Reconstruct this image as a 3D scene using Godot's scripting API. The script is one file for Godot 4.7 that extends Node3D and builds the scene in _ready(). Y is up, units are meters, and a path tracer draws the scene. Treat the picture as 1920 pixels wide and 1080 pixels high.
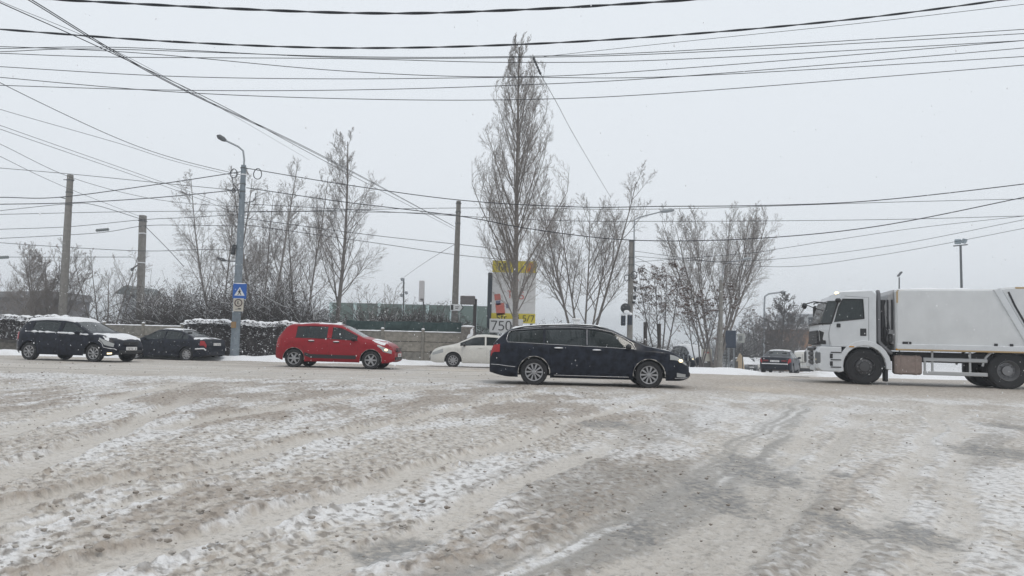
extends Node3D
# A snowy junction seen from a car: slush in front, the main road across, cars, a refuse truck, bare trees, poles and wires.
const F = 1445.0                      # focal length in photo pixels (1920 wide)
var cam_basis: Basis
var cam_pos = Vector3(0, 1.0, 0)
var rng = RandomNumberGenerator.new()
var names = {}
var mats = {}
var n_low = FastNoiseLite.new()
var n_mid = FastNoiseLite.new()
var n_clump = FastNoiseLite.new()
var n_fine = FastNoiseLite.new()
var n_cell = FastNoiseLite.new()
var n_cell2 = FastNoiseLite.new()
var n_grit = FastNoiseLite.new()
var font = SystemFont.new()
var no_skip = func(_u, _w): return false

# ---------------------------------------------------------------- mesh builder
class MB:
	var v = PackedVector3Array()
	var n = PackedVector3Array()
	var c = PackedColorArray()
	var i = PackedInt32Array()
	var col = Color(1, 1, 1)
	var colored = false
	func tri(a: Vector3, b: Vector3, d: Vector3):
		var nn = (b - a).cross(d - a).normalized()
		var k = v.size()
		v.append(a); v.append(b); v.append(d)
		n.append(nn); n.append(nn); n.append(nn)
		if colored:
			c.append(col); c.append(col); c.append(col)
		i.append(k); i.append(k + 2); i.append(k + 1)
	func quad(a: Vector3, b: Vector3, d: Vector3, e: Vector3):
		var nn = (d - a).cross(e - b).normalized()
		var k = v.size()
		v.append(a); v.append(b); v.append(d); v.append(e)
		for q in 4:
			n.append(nn)
			if colored: c.append(col)
		i.append(k); i.append(k + 2); i.append(k + 1); i.append(k); i.append(k + 3); i.append(k + 2)
	func box(ce: Vector3, s: Vector3, bs = Basis(), ch = 0.0):
		# chamfered box: a prism with cut corners in its xy face
		var h = s * 0.5
		var cc = minf(ch, minf(h.x, minf(h.y, h.z)) * 0.6)
		if cc <= 0.0:
			var p = []
			for q in 8:
				p.append(ce + bs * Vector3(h.x if q & 1 else -h.x, h.y if q & 2 else -h.y, h.z if q & 4 else -h.z))
			quad(p[4], p[5], p[7], p[6]); quad(p[1], p[0], p[2], p[3]); quad(p[5], p[1], p[3], p[7])
			quad(p[0], p[4], p[6], p[2]); quad(p[6], p[7], p[3], p[2]); quad(p[0], p[1], p[5], p[4])
			return
		var poly = PackedVector2Array([Vector2(-h.x + cc, -h.y), Vector2(h.x - cc, -h.y), Vector2(h.x, -h.y + cc), Vector2(h.x, h.y - cc), Vector2(h.x - cc, h.y), Vector2(-h.x + cc, h.y), Vector2(-h.x, h.y - cc), Vector2(-h.x, -h.y + cc)])
		prism(poly, -h.z, h.z, cc, Transform3D(bs, ce))
	func inset(poly: PackedVector2Array, by: float) -> PackedVector2Array:
		var out = PackedVector2Array()
		var m = poly.size()
		for q in m:
			var p0 = poly[(q + m - 1) % m]; var p1 = poly[q]; var p2 = poly[(q + 1) % m]
			var d0 = (p1 - p0).normalized(); var d1 = (p2 - p1).normalized()
			var n0 = Vector2(-d0.y, d0.x); var n1 = Vector2(-d1.y, d1.x)
			var b = (n0 + n1).normalized()
			var k = by / maxf(0.35, b.dot(n0))
			out.append(p1 + b * k)
		return out
	func prism(poly: PackedVector2Array, z0: float, z1: float, ch = 0.0, t = Transform3D()):
		# poly runs counter-clockwise in xy
		var inn = inset(poly, ch) if ch > 0.0 else poly
		var ids = Geometry2D.triangulate_polygon(inn)
		for q in range(0, ids.size(), 3):
			var a = inn[ids[q]]; var b = inn[ids[q + 1]]; var d = inn[ids[q + 2]]
			if (b - a).cross(d - a) < 0.0:
				var s = b; b = d; d = s
			tri(t * Vector3(a.x, a.y, z1), t * Vector3(b.x, b.y, z1), t * Vector3(d.x, d.y, z1))
			tri(t * Vector3(a.x, a.y, z0), t * Vector3(d.x, d.y, z0), t * Vector3(b.x, b.y, z0))
		var m = poly.size()
		for q in m:
			var a = poly[q]; var b = poly[(q + 1) % m]
			quad(t * Vector3(a.x, a.y, z0 + ch), t * Vector3(b.x, b.y, z0 + ch), t * Vector3(b.x, b.y, z1 - ch), t * Vector3(a.x, a.y, z1 - ch))
			if ch > 0.0:
				var e = inn[q]; var f = inn[(q + 1) % m]
				quad(t * Vector3(a.x, a.y, z1 - ch), t * Vector3(b.x, b.y, z1 - ch), t * Vector3(f.x, f.y, z1), t * Vector3(e.x, e.y, z1))
				quad(t * Vector3(b.x, b.y, z0 + ch), t * Vector3(a.x, a.y, z0 + ch), t * Vector3(e.x, e.y, z0), t * Vector3(f.x, f.y, z0))
	func tube(pts: PackedVector3Array, rad, sides = 6, cap = true):
		# rad: number or array of radii
		var m = pts.size()
		var start = v.size()
		var side = Vector3.ZERO
		for q in m:
			var d: Vector3
			if q == 0: d = pts[1] - pts[0]
			elif q == m - 1: d = pts[q] - pts[q - 1]
			else: d = pts[q + 1] - pts[q - 1]
			d = d.normalized()
			if q == 0:
				side = d.cross(Vector3.UP if absf(d.y) < 0.9 else Vector3.RIGHT).normalized()
			else:
				side = (side - d * side.dot(d)).normalized()
			var up = side.cross(d)
			var r: float = rad if (rad is float or rad is int) else rad[q]
			for s in sides:
				var a = TAU * s / sides
				var o = side * cos(a) + up * sin(a)
				v.append(pts[q] + o * r)
				n.append(o)
				if colored: c.append(col)
		for q in m - 1:
			for s in sides:
				var s2 = (s + 1) % sides
				var a = start + q * sides + s; var b = start + q * sides + s2
				var e = a + sides; var f = b + sides
				i.append(a); i.append(b); i.append(f); i.append(a); i.append(f); i.append(e)
		if cap:
			for e in [0, m - 1]:
				var ring = []
				for s in sides: ring.append(v[start + e * sides + s])
				for s in range(1, sides - 1):
					if e == 0: tri(ring[0], ring[s + 1], ring[s])
					else: tri(ring[0], ring[s], ring[s + 1])
	func lathe(prof: PackedVector2Array, sides: int, t = Transform3D()):
		# prof (radius, along): turned round local z
		for q in prof.size() - 1:
			for s in sides:
				var a0 = TAU * s / sides; var a1 = TAU * (s + 1) / sides
				var p = prof[q]; var r = prof[q + 1]
				var A = Vector3(p.x * cos(a0), p.x * sin(a0), p.y); var B = Vector3(p.x * cos(a1), p.x * sin(a1), p.y)
				var C = Vector3(r.x * cos(a1), r.x * sin(a1), r.y); var D = Vector3(r.x * cos(a0), r.x * sin(a0), r.y)
				if p.x < 0.0005: tri(t * A, t * C, t * D)
				elif r.x < 0.0005: tri(t * A, t * B, t * D)
				else: quad(t * A, t * B, t * C, t * D)
	func ball(ce: Vector3, s: Vector3, rings = 6, sides = 10):
		var pr = PackedVector2Array()
		for q in rings + 1:
			var a = PI * q / rings - PI / 2
			pr.append(Vector2(cos(a), sin(a)))
		lathe(pr, sides, Transform3D(Basis(Vector3(s.x, 0, 0), Vector3(0, s.y, 0), Vector3(0, 0, s.z)), ce))
	func mesh() -> ArrayMesh:
		var a = []
		a.resize(Mesh.ARRAY_MAX)
		a[Mesh.ARRAY_VERTEX] = v
		a[Mesh.ARRAY_NORMAL] = n
		if colored: a[Mesh.ARRAY_COLOR] = c
		a[Mesh.ARRAY_INDEX] = i
		var m = ArrayMesh.new()
		m.add_surface_from_arrays(Mesh.PRIMITIVE_TRIANGLES, a)
		return m

# ---------------------------------------------------------------- scene helpers
func numbered(called: String) -> String:
	if not names.has(called):
		names[called] = 0
		return called
	names[called] += 1
	return "%s_%03d" % [called, names[called]]

func tag(o: Node, label: String, category: String, group = "", kind = ""):
	if label != "": o.set_meta("label", label)
	if category != "": o.set_meta("category", category)
	if group != "": o.set_meta("group", group)
	if kind != "": o.set_meta("kind", kind)

func thing(called: String, label: String, category: String, pos = Vector3.ZERO, turn = 0.0, group = "") -> Node3D:
	var o = Node3D.new()
	o.name = numbered(called)
	add_child(o)
	o.position = pos
	o.rotation.y = turn
	tag(o, label, category, group)
	return o

func part(mb, called: String, m: Material, parent: Node = self, pos = Vector3.ZERO) -> MeshInstance3D:
	var o = MeshInstance3D.new()
	o.mesh = mb.mesh() if mb is MB else mb
	o.material_override = m
	o.name = numbered(called) if parent == self else called
	parent.add_child(o, true)
	o.position = pos
	return o

func mat(key: String, r: float, g: float, b: float, rough = 0.8, metal = 0.0) -> StandardMaterial3D:
	if mats.has(key): return mats[key]
	var m = StandardMaterial3D.new()
	m.albedo_color = Color(r, g, b).linear_to_srgb()
	m.roughness = rough
	m.metallic = metal
	mats[key] = m
	return m

func speckle(key: String, r: float, g: float, b: float, amount: float, freq: float, scale: float, rough = 0.9, relief = 0.0) -> StandardMaterial3D:
	# a base colour with grain and patches, laid on by triplanar mapping
	if mats.has(key): return mats[key]
	var m = mat(key, r, g, b, rough)
	var nz = FastNoiseLite.new()
	nz.seed = key.hash() % 1000
	nz.noise_type = FastNoiseLite.TYPE_SIMPLEX_SMOOTH
	nz.frequency = freq
	nz.fractal_octaves = 5
	nz.fractal_gain = 0.62
	var src = nz.get_seamless_image(256, 256)
	var im = Image.create(256, 256, false, Image.FORMAT_RGB8)
	for y in 256:
		for x in 256:
			var k = clampf(1.0 + (src.get_pixel(x, y).r - 0.5) * 2.0 * amount, 0.0, 1.6) / (1.0 + amount * 0.6)
			im.set_pixel(x, y, Color(k, k, k).linear_to_srgb())
	m.albedo_texture = ImageTexture.create_from_image(im)
	m.albedo_color = Color(minf(1, r * (1.0 + amount * 0.6)), minf(1, g * (1.0 + amount * 0.6)), minf(1, b * (1.0 + amount * 0.6))).linear_to_srgb()
	m.uv1_triplanar = true
	m.uv1_scale = Vector3.ONE * scale
	if relief > 0.0:
		m.heightmap_enabled = true
		m.heightmap_texture = ImageTexture.create_from_image(src)
		m.heightmap_scale = relief
	return m

func vmat(key: String, rough = 0.85) -> StandardMaterial3D:
	var m = mat(key, 1, 1, 1, rough)
	m.vertex_color_use_as_albedo = true
	return m

func glass(key: String, r: float, g: float, b: float, alpha: float) -> StandardMaterial3D:
	if mats.has(key): return mats[key]
	var m = mat(key, r, g, b, 0.04)
	m.transparency = BaseMaterial3D.TRANSPARENCY_ALPHA
	m.albedo_color.a = alpha
	return m

func ray(px: float, py: float) -> Vector3:
	return cam_basis * Vector3((px - 960.0) / F, (540.0 - py) / F, -1.0)

func at(px: float, py: float, d: float) -> Vector3:
	var r = ray(px, py)
	return cam_pos + r * (d / -r.z)

func on_flat(px: float, py: float) -> Vector2:      # (x, distance) of a spot on the road
	var r = ray(px, py)
	var t = -cam_pos.y / r.y
	return Vector2(r.x * t, -r.z * t)

func stand(px: float, d: float) -> Vector3:         # where something d metres off in that column stands
	var p = at(px, 660, d)
	p.y = gh(p.x, p.z)
	return p

func street_mask(x: float, d: float) -> float:
	# the side street between its two banks of snow
	var wob = 0.4 * n_mid.get_noise_2d(x * 0.5, d * 0.5)
	var xl = 9.8 + (d - 30.0) * 0.26 + wob
	var xr = 12.3 + (d - 31.0) * 0.36 + wob
	return smoothstep(xl - 0.5, xl + 0.3, x) * (1.0 - smoothstep(xr - 0.3, xr + 0.5, x))

func edge_d(x: float) -> float:                     # how far off the verge begins
	return 35.0 - 4.6 * smoothstep(5.0, 7.0, x) + 1.6 * smoothstep(12.0, 14.0, x)

func base_h(d: float) -> float:
	return -0.15 * smoothstep(27.0, 35.0, d) - clampf(d - 37.0, 0.0, 23.0) * 0.036 - clampf(d - 60.0, 0.0, 60.0) * 0.02

func gh(x: float, z: float) -> float:
	var d = -z
	return base_h(d) + 0.17 * smoothstep(edge_d(x) + 0.2, edge_d(x) + 1.2, d) * (1.0 - street_mask(x, d))

func lin(c: Array, x: float) -> float:
	if x <= c[0][0]: return c[0][1]
	for q in c.size() - 1:
		if x <= c[q + 1][0]:
			return lerpf(c[q][1], c[q + 1][1], (x - c[q][0]) / maxf(1e-6, c[q + 1][0] - c[q][0]))
	return c[c.size() - 1][1]

func soft(c: Array, x: float, w = 0.03) -> float:
	var s = 0.0
	for k in [-2, -1, 0, 1, 2]: s += lin(c, x + k * w)
	return s / 5.0

# ---------------------------------------------------------------- ground
var tracks = []
var bare = []

func make_tracks():
	# wheel tracks: points on the photo's road, half width, depth, kind (0 pressed slush, 1 wet asphalt, 2 ridge of snow)
	var src = [
		[[[-260, 985], [0, 893], [120, 850], [240, 800], [330, 760]], 0.16, 0.035, 0],
		[[[-200, 1060], [0, 958], [200, 905], [400, 868], [560, 832], [830, 772], [1000, 740]], 0.15, 0.04, 0],
		[[[120, 1075], [360, 1012], [520, 962], [640, 940], [760, 893], [900, 850], [1100, 782], [1250, 742]], 0.14, 0.035, 0],
		[[[0, 1000], [170, 960], [330, 925]], 0.06, 0.02, 0],
		[[[330, 800], [480, 772], [620, 752], [760, 735]], 0.2, 0.03, 0],
		[[[0, 812], [120, 775], [220, 745], [330, 722]], 0.2, 0.025, 0],
		[[[880, 1078], [1100, 1030], [1280, 940], [1390, 860], [1450, 800], [1500, 760]], 0.3, 0.015, 1],
		[[[1200, 1078], [1330, 980], [1420, 890], [1480, 820], [1530, 770]], 0.24, 0.022, 0],
		[[[1350, 1078], [1450, 980], [1530, 880], [1600, 800]], 0.14, 0.015, 0],
		[[[1560, 1078], [1640, 980], [1705, 890], [1755, 800], [1760, 760]], 0.12, 0.018, 0],
		[[[960, 1072], [1060, 1025], [1145, 985]], 0.045, -0.015, 2],
		[[[1755, 1075], [1790, 960], [1800, 850], [1790, 770]], 0.13, 0.012, 0],
		[[[560, 1078], [760, 1000], [960, 920], [1100, 850]], 0.12, 0.012, 0],
	]
	for t in src:
		var pts = []
		for p in t[0]:
			var g = on_flat(p[0], p[1])
			pts.append([g.y, g.x])
		pts.sort_custom(func(a, b): return a[0] < b[0])
		# let both ends run on straight for a while
		var e0 = pts[0]; var e1 = pts[1]; var f0 = pts[-1]; var f1 = pts[-2]
		var k0 = (e1[1] - e0[1]) / maxf(0.05, e1[0] - e0[0]); var k1 = (f0[1] - f1[1]) / maxf(0.05, f0[0] - f1[0])
		var lo: float = e0[0]; var hi: float = f0[0]
		pts.push_front([lo - 2.0, e0[1] - 2.0 * k0]); pts.append([hi + 4.0, f0[1] + 4.0 * k1])
		tracks.append({"lo": lo, "hi": hi, "p": pts, "w": t[1], "dep": t[2], "k": t[3]})
	for b in [[1865, 846, 75, 20], [1700, 1000, 72, 34], [1578, 985, 38, 26], [1420, 880, 70, 34], [1340, 930, 60, 40], [700, 1040, 70, 24], [1180, 1000, 60, 24], [1130, 795, 60, 8], [300, 1050, 26, 8], [1570, 888, 22, 6], [1890, 800, 36, 9]]:
		var g = on_flat(b[0], b[1])
		bare.append([g.x, g.y, b[2] * g.y / F * 1.1, b[3] * g.y * g.y / F * 0.95])

func road_sheet():
	# fine mesh of the slush-covered carriageway; rows and columns widen with distance
	var rows = 720
	var cols = 720
	var d0 = 2.3
	var d1 = 36.4
	var P = PackedVector3Array(); P.resize(rows * cols)
	var C = PackedColorArray(); C.resize(rows * cols)
	var N = PackedVector3Array(); N.resize(rows * cols)
	var I = PackedInt32Array(); I.resize((rows - 1) * (cols - 1) * 6)
	var snow = Color(0.78, 0.78, 0.785); var light = Color(0.62, 0.588, 0.545); var tan_ = Color(0.49, 0.447, 0.395)
	var brown = Color(0.315, 0.262, 0.215); var grey = Color(0.19, 0.188, 0.185)
	var nt = tracks.size()
	var worn_at = on_flat(1270, 950)
	for r in rows:
		var f = float(r) / (rows - 1)
		var d = d0 * pow(d1 / d0, f)
		var w = d * 0.75 + 1.4
		var bh = base_h(d)
		var tx = PackedFloat32Array(); var tf = PackedFloat32Array()
		for t in tracks:
			var pl = t.p
			tx.append(lin(pl, d))
			tf.append(smoothstep(t.lo - 0.6, t.lo + 0.1, d) * (1.0 - smoothstep(t.hi - 0.4, t.hi + (0.5 if t.k == 2 else 2.5), d)))
		var lane = smoothstep(17.5, 19.8, d) * (1.0 - smoothstep(26.8, 28.4, d))
		var shoulder = smoothstep(26.5, 27.8, d)
		for q in cols:
			var x = lerpf(-w, w, float(q) / (cols - 1))
			var lowv = n_low.get_noise_2d(x, d)
			var wx = x + lowv * 0.12 + n_mid.get_noise_2d(x * 2.2, d * 2.2) * 0.05
			var flat = 0.0; var rim = 0.0; var dep = 0.0; var wet = 0.0; var ridge = 0.0
			for k in nt:
				if tf[k] <= 0.0: continue
				var T = tracks[k]
				var a = absf(wx - tx[k]) / T.w
				if a > 2.4: continue
				var m = (1.0 - smoothstep(0.7, 1.15, a)) * tf[k]
				if T.k == 2:
					ridge = maxf(ridge, m)
				else:
					if m > flat:
						flat = m; dep = T.dep * m
					if T.k == 1: wet = maxf(wet, m)
					rim = maxf(rim, exp(-pow((a - 1.45) / 0.35, 2.0)) * tf[k] * minf(1.0, T.dep * 28.0))
			var asph = 0.0
			for b in bare:
				var e = Vector2((wx - b[0]) / b[2], (d + lowv * 0.3 - b[1]) / b[3]).length()
				if e < 1.4: asph = maxf(asph, 1.0 - smoothstep(0.55, 1.15, e + 0.45 * n_mid.get_noise_2d(x * 4.0, d * 2.0) + 0.35 * n_clump.get_noise_2d(x * 0.8, d * 0.5)))
			# packed on the right, churned on the left; u runs across the paths that wheels take out of this street
			var packed = smoothstep(-0.8, 1.4, x - 0.12 * d + lowv * 0.8)
			var u = (x - 0.42 * (d - 5.0)) / (1.0 + 0.09 * (d - 5.0)) + lowv * 0.10
			var near = 1.0 - smoothstep(14.0, 18.0, d)
			var clump = n_clump.get_noise_2d(x, d * 0.8)
			var cell = n_cell.get_noise_2d(x, d)
			var fine = n_fine.get_noise_2d(x, d)
			var grain = n_grit.get_noise_2d(x, d * 0.75)
			var lump = clampf(-cell * 1.7 - 0.55, 0.0, 1.0)
			var lump2 = clampf(-n_cell2.get_noise_2d(x, d) * 1.6 - 0.5, 0.0, 1.0)
			var rut = n_mid.get_noise_2d(u * 5.0, d * 0.16 + 11.0)          # long streaks that wheels drew
			var rut2 = n_mid.get_noise_2d(u * 13.0 + 40.0, d * 0.22)
			var wide = n_mid.get_noise_2d(u * 1.3 + 77.0, d * 0.10)
			var churn = smoothstep(-0.25, 0.25, n_mid.get_noise_2d(u * 1.6 + 31.0, d * 0.3) + 0.3 * rut)
			var band = smoothstep(16.0, 18.5, d) * smoothstep(0.0, 3.0, x + lowv * 2.0) * (1.0 - smoothstep(29.0, 32.0, d))
			var rough = lerpf(1.0, 0.26, packed) * (1.0 - 0.88 * flat) * (1.0 - 0.8 * asph) * (1.0 - 0.6 * lane)
			rough = maxf(rough, 0.8 * band * (1.0 - smoothstep(24.0, 27.0, d)))
			var h = (0.010 * clump + (0.019 * lump + 0.003) * (0.25 + 0.75 * churn) + 0.011 * lump2 * churn + 0.005 * fine) * rough + 0.012 * lowv * (1.0 - lane)
			h += (0.006 * rut + 0.004 * rut2) * near * (1.0 - 0.7 * asph)
			h += rim * (0.010 + 0.014 * clump + 0.008 * lump) * lerpf(1.0, 0.5, packed) - dep * 0.6 - asph * 0.008 + ridge * 0.005
			# lug marks of the tyres in the pressed slush
			if flat > 0.3 and d < 9.0: h += 0.0035 * sin(d * 95.0 + x * 40.0 * signf(rut2)) * smoothstep(0.3, 0.6, flat) * (1.0 - smoothstep(0.6, 1.0, flat) * 0.6)
			# colour of the matter itself
			var patch = 0.75 * n_mid.get_noise_2d(u * 0.9, d * 0.22 + 40.0) + 0.6 * n_mid.get_noise_2d(x * 1.7, d * 0.6 + 90.0)
			var s = smoothstep(-0.04, 0.42, patch + 0.4 * n_grit.get_noise_2d(x * 0.5 + 7.0, d * 0.4) + 0.14 * rut + packed * 0.1 + 0.02 + 0.3 * exp(-pow((d - 10.5) / 3.5, 2.0)) * (1.0 - smoothstep(-7.5, -4.5, x)) + 0.4 * exp(-pow((d - 17.4) / 0.9, 2.0)) * (1.0 - smoothstep(-3.0, 1.0, x)))
			var br = smoothstep(-0.05, 0.5, n_mid.get_noise_2d(u * 0.8 + 200.0, d * 0.2) + 0.4 * n_clump.get_noise_2d(x * 0.8, d * 0.5 + 30.0) + 0.12 * rut2 + 0.5 * exp(-pow((d - 12.5) / 3.5, 2.0)) * (1.0 - smoothstep(-1.0, 2.0, x)) * smoothstep(-9.0, -5.0, x))
			var cl = light.lerp(tan_, clampf(0.5 + 0.9 * clump + 0.4 * rut2, 0, 1)).lerp(brown, br * 0.7 * (1.0 - packed * 0.55))
			cl = cl.lerp(Color(0.37, 0.355, 0.335), packed * smoothstep(0.0, 0.35, wide + 0.4 * rut2 + 0.25 * grain) * (1.0 - smoothstep(9.0, 15.0, d)) * 0.8)
			# worn through to dark wet ground where most wheels pass
			var worn = 1.0 - smoothstep(0.55, 1.1, Vector2((wx - worn_at.x) / 1.25, (d - worn_at.y) / 2.6).length() + 0.5 * n_mid.get_noise_2d(u * 3.0, d * 0.35) + 0.3 * clump)
			cl = cl.lerp(Color(0.30, 0.28, 0.255), worn * 0.8)
			s *= 1.0 - 0.75 * worn
			cl = cl.lerp(snow, s * (0.85 - 0.2 * packed))
			# grit and dirty crumbs in the slush
			var grit = smoothstep(-0.05, 0.26, grain + 0.1 * rut2) * (0.4 + 0.6 * churn)
			cl = cl.lerp(brown, grit * lerpf(0.62, 0.34, packed) * (1.0 - 0.6 * flat) * (1.0 - 0.5 * s))
			cl = cl.lerp(Color(0.17, 0.145, 0.122), smoothstep(0.14, 0.36, n_fine.get_noise_2d(x * 0.5 + 50.0, d * 0.40) + 0.12 * clump) * lerpf(0.7, 0.45, packed) * (1.0 - 0.6 * flat))
			cl = cl.lerp(snow, smoothstep(0.1, 0.4, n_grit.get_noise_2d(x * 0.9 + 90.0, d * 0.6)) * 0.4 * (1.0 - 0.7 * br))
			var st = n_mid.get_noise_2d(x * 0.07, d * 2.6)
			var lanec = tan_.lerp(light, clampf(0.35 + 1.2 * st, 0, 1)).lerp(Color(0.33, 0.31, 0.285), smoothstep(0.05, 0.4, n_mid.get_noise_2d(x * 0.05 + 70.0, d * 1.5)) * 0.75)
			cl = cl.lerp(lanec, lane * (1.0 - 0.3 * s) * (1.0 - band * 0.6))
			cl = cl.lerp(tan_.lerp(brown, clampf(0.45 + 1.4 * clump, 0, 1)), band * 0.75)
			cl = cl.lerp(tan_.lerp(brown, clampf(0.3 + 0.9 * clump, 0, 1)), shoulder * 0.6)
			cl = cl.lerp(tan_.lerp(light, clampf(0.5 + 0.35 * fine + 0.35 * rut2, 0, 1)), flat * lerpf(0.85, 0.62, packed) * (1.0 - wet))
			cl = cl.lerp(Color(0.32, 0.305, 0.285), wet * clampf(0.5 + 0.5 * clump + 0.8 * rut2, 0.0, 0.85))
			cl = cl.lerp(grey.lerp(tan_, clampf(0.22 + 0.8 * fine + 0.9 * clump, 0, 1)), asph * 0.82)
			cl = cl.lerp(snow, ridge * clampf(0.55 + 0.9 * clump + 0.6 * fine, 0.0, 0.85))
			var id = r * cols + q
			P[id] = Vector3(x, bh + h, -d)
			C[id] = cl
	var k = 0
	for r in rows:
		for q in cols:
			var id = r * cols + q
			var a = P[id - 1] if q > 0 else P[id]
			var b = P[id + 1] if q < cols - 1 else P[id]
			var e = P[id - cols] if r > 0 else P[id]
			var g = P[id + cols] if r < rows - 1 else P[id]
			N[id] = (b - a).cross(g - e).normalized()
			if r < rows - 1 and q < cols - 1:
				I[k] = id; I[k + 1] = id + cols; I[k + 2] = id + 1
				I[k + 3] = id + 1; I[k + 4] = id + cols; I[k + 5] = id + cols + 1
				k += 6
	var arr = []
	arr.resize(Mesh.ARRAY_MAX)
	arr[Mesh.ARRAY_VERTEX] = P; arr[Mesh.ARRAY_NORMAL] = N; arr[Mesh.ARRAY_COLOR] = C; arr[Mesh.ARRAY_INDEX] = I
	var m = ArrayMesh.new()
	m.add_surface_from_arrays(Mesh.PRIMITIVE_TRIANGLES, arr)
	var vm = vmat("slush", 0.62)
	vm.uv1_triplanar = true
	vm.uv1_world_triplanar = true
	vm.uv1_scale = Vector3.ONE * 0.45
	var nz = FastNoiseLite.new()
	nz.frequency = 0.03; nz.fractal_octaves = 5; nz.fractal_gain = 0.7; nz.seed = 5
	var gim = nz.get_seamless_image(1024, 1024)
	var hist = Image.create(1024, 1024, false, Image.FORMAT_L8)
	for y in 1024:
		for x in 1024:
			var g = gim.get_pixel(x, y).r
			var tone = 1.0 - 0.30 * smoothstep(0.56, 0.76, g)
			hist.set_pixel(x, y, Color(tone, tone, tone).linear_to_srgb())
	vm.albedo_texture = ImageTexture.create_from_image(hist)
	vm.albedo_color = Color(1.0, 1.0, 1.0)
	vm.heightmap_enabled = true
	vm.heightmap_texture = ImageTexture.create_from_image(gim)
	vm.heightmap_scale = 1.8
	tag(part(m, "road", vm), "slush covered road junction with wheel tracks", "road", "", "structure")

func grid_sheet(called: String, xs: Array, ds: Array, hf: Callable, cf: Callable, m: Material, label: String, category: String):
	var P = PackedVector3Array(); var C = PackedColorArray(); var N = PackedVector3Array(); var I = PackedInt32Array()
	var nc = xs.size()
	for d in ds:
		for x in xs:
			P.append(Vector3(x, hf.call(x, d), -d))
			C.append(cf.call(x, d))
	for r in ds.size():
		for q in nc:
			var id = r * nc + q
			var a = P[id - 1] if q > 0 else P[id]
			var b = P[id + 1] if q < nc - 1 else P[id]
			var e = P[id - nc] if r > 0 else P[id]
			var g = P[id + nc] if r < ds.size() - 1 else P[id]
			N.append((b - a).cross(g - e).normalized())
			if r < ds.size() - 1 and q < nc - 1:
				I.append_array(PackedInt32Array([id, id + nc, id + 1, id + 1, id + nc, id + nc + 1]))
	var arr = []
	arr.resize(Mesh.ARRAY_MAX)
	arr[Mesh.ARRAY_VERTEX] = P; arr[Mesh.ARRAY_NORMAL] = N; arr[Mesh.ARRAY_COLOR] = C; arr[Mesh.ARRAY_INDEX] = I
	var me = ArrayMesh.new()
	me.add_surface_from_arrays(Mesh.PRIMITIVE_TRIANGLES, arr)
	tag(part(me, called, m), label, category, "", "structure")

func verge_h(x: float, d: float) -> float:
	var sm = street_mask(x, d)
	var edge = edge_d(x) + 0.5 * n_low.get_noise_2d(x * 1.3, 7.0)
	var up = smoothstep(edge - 0.5, edge + 0.9, d)
	var h = base_h(d) - 0.2 + 0.37 * up + (0.05 * n_mid.get_noise_2d(x * 0.8, d * 0.8) + 0.10 * exp(-pow((d - edge - 1.0) / 0.7, 2.0)) * (0.6 + n_mid.get_noise_2d(x * 0.6, 3.0)))
	return lerpf(h, base_h(d) + 0.012 + 0.03 * n_clump.get_noise_2d(x * 0.3, d * 0.3), sm)

func verge_c(x: float, d: float) -> Color:
	var sm = street_mask(x, d)
	var dirt = smoothstep(0.25, 0.6, n_mid.get_noise_2d(x * 0.7, d * 0.7))
	var c = Color(0.80, 0.81, 0.83).lerp(Color(0.6, 0.58, 0.55), dirt * 0.5)
	return c.lerp(Color(0.52, 0.49, 0.45).lerp(Color(0.72, 0.72, 0.72), clampf(0.5 + 1.5 * n_mid.get_noise_2d(x * 0.9, d * 0.25), 0, 1)), sm)

func loose_clumps():
	# lumps of thrown slush lying about, far too many to count
	var mb = MB.new()
	mb.ball(Vector3.ZERO, Vector3.ONE, 5, 7)
	for q in mb.v.size():
		var p = mb.v[q]
		mb.v[q] = p * (1.0 + 1.1 * n_mid.get_noise_3d(p.x * 1.9, p.y * 1.9, p.z * 1.9))
	var mm = MultiMesh.new()
	mm.transform_format = MultiMesh.TRANSFORM_3D
	mm.use_colors = true
	mm.mesh = mb.mesh()
	var cnt = 2600
	mm.instance_count = cnt
	rng.seed = 77
	for q in cnt:
		var d = 2.6 + 22.0 * pow(rng.randf(), 1.7)
		var x = rng.randf_range(-0.8, 0.8) * d
		var right = smoothstep(-0.5, 2.0, x - 0.12 * d)
		var s = lerpf(0.004, 0.013, pow(rng.randf(), 3.0)) * (1.0 - 0.4 * right) * (1.0 + d * 0.02)
		if q % 500 == 0: s = 0.016
		var b = Basis.from_euler(Vector3(rng.randf() * 0.6, rng.randf() * TAU, rng.randf() * 0.6)).scaled(Vector3(s * 1.3, s * 0.7, s))
		mm.set_instance_transform(q, Transform3D(b, Vector3(x, base_h(d) + 0.010 + s * 0.3 + 0.012 * (1.0 - right), -d)))
		mm.set_instance_color(q, Color(0.55, 0.53, 0.5).lerp(Color(0.22, 0.185, 0.155), pow(rng.randf(), 1.2)))
	var o = MultiMeshInstance3D.new()
	o.multimesh = mm
	o.name = "slush_lumps"
	o.material_override = vmat("lump", 0.8)
	add_child(o)
	tag(o, "small lumps of dirty thrown slush scattered over the road", "slush", "", "stuff")

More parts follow.
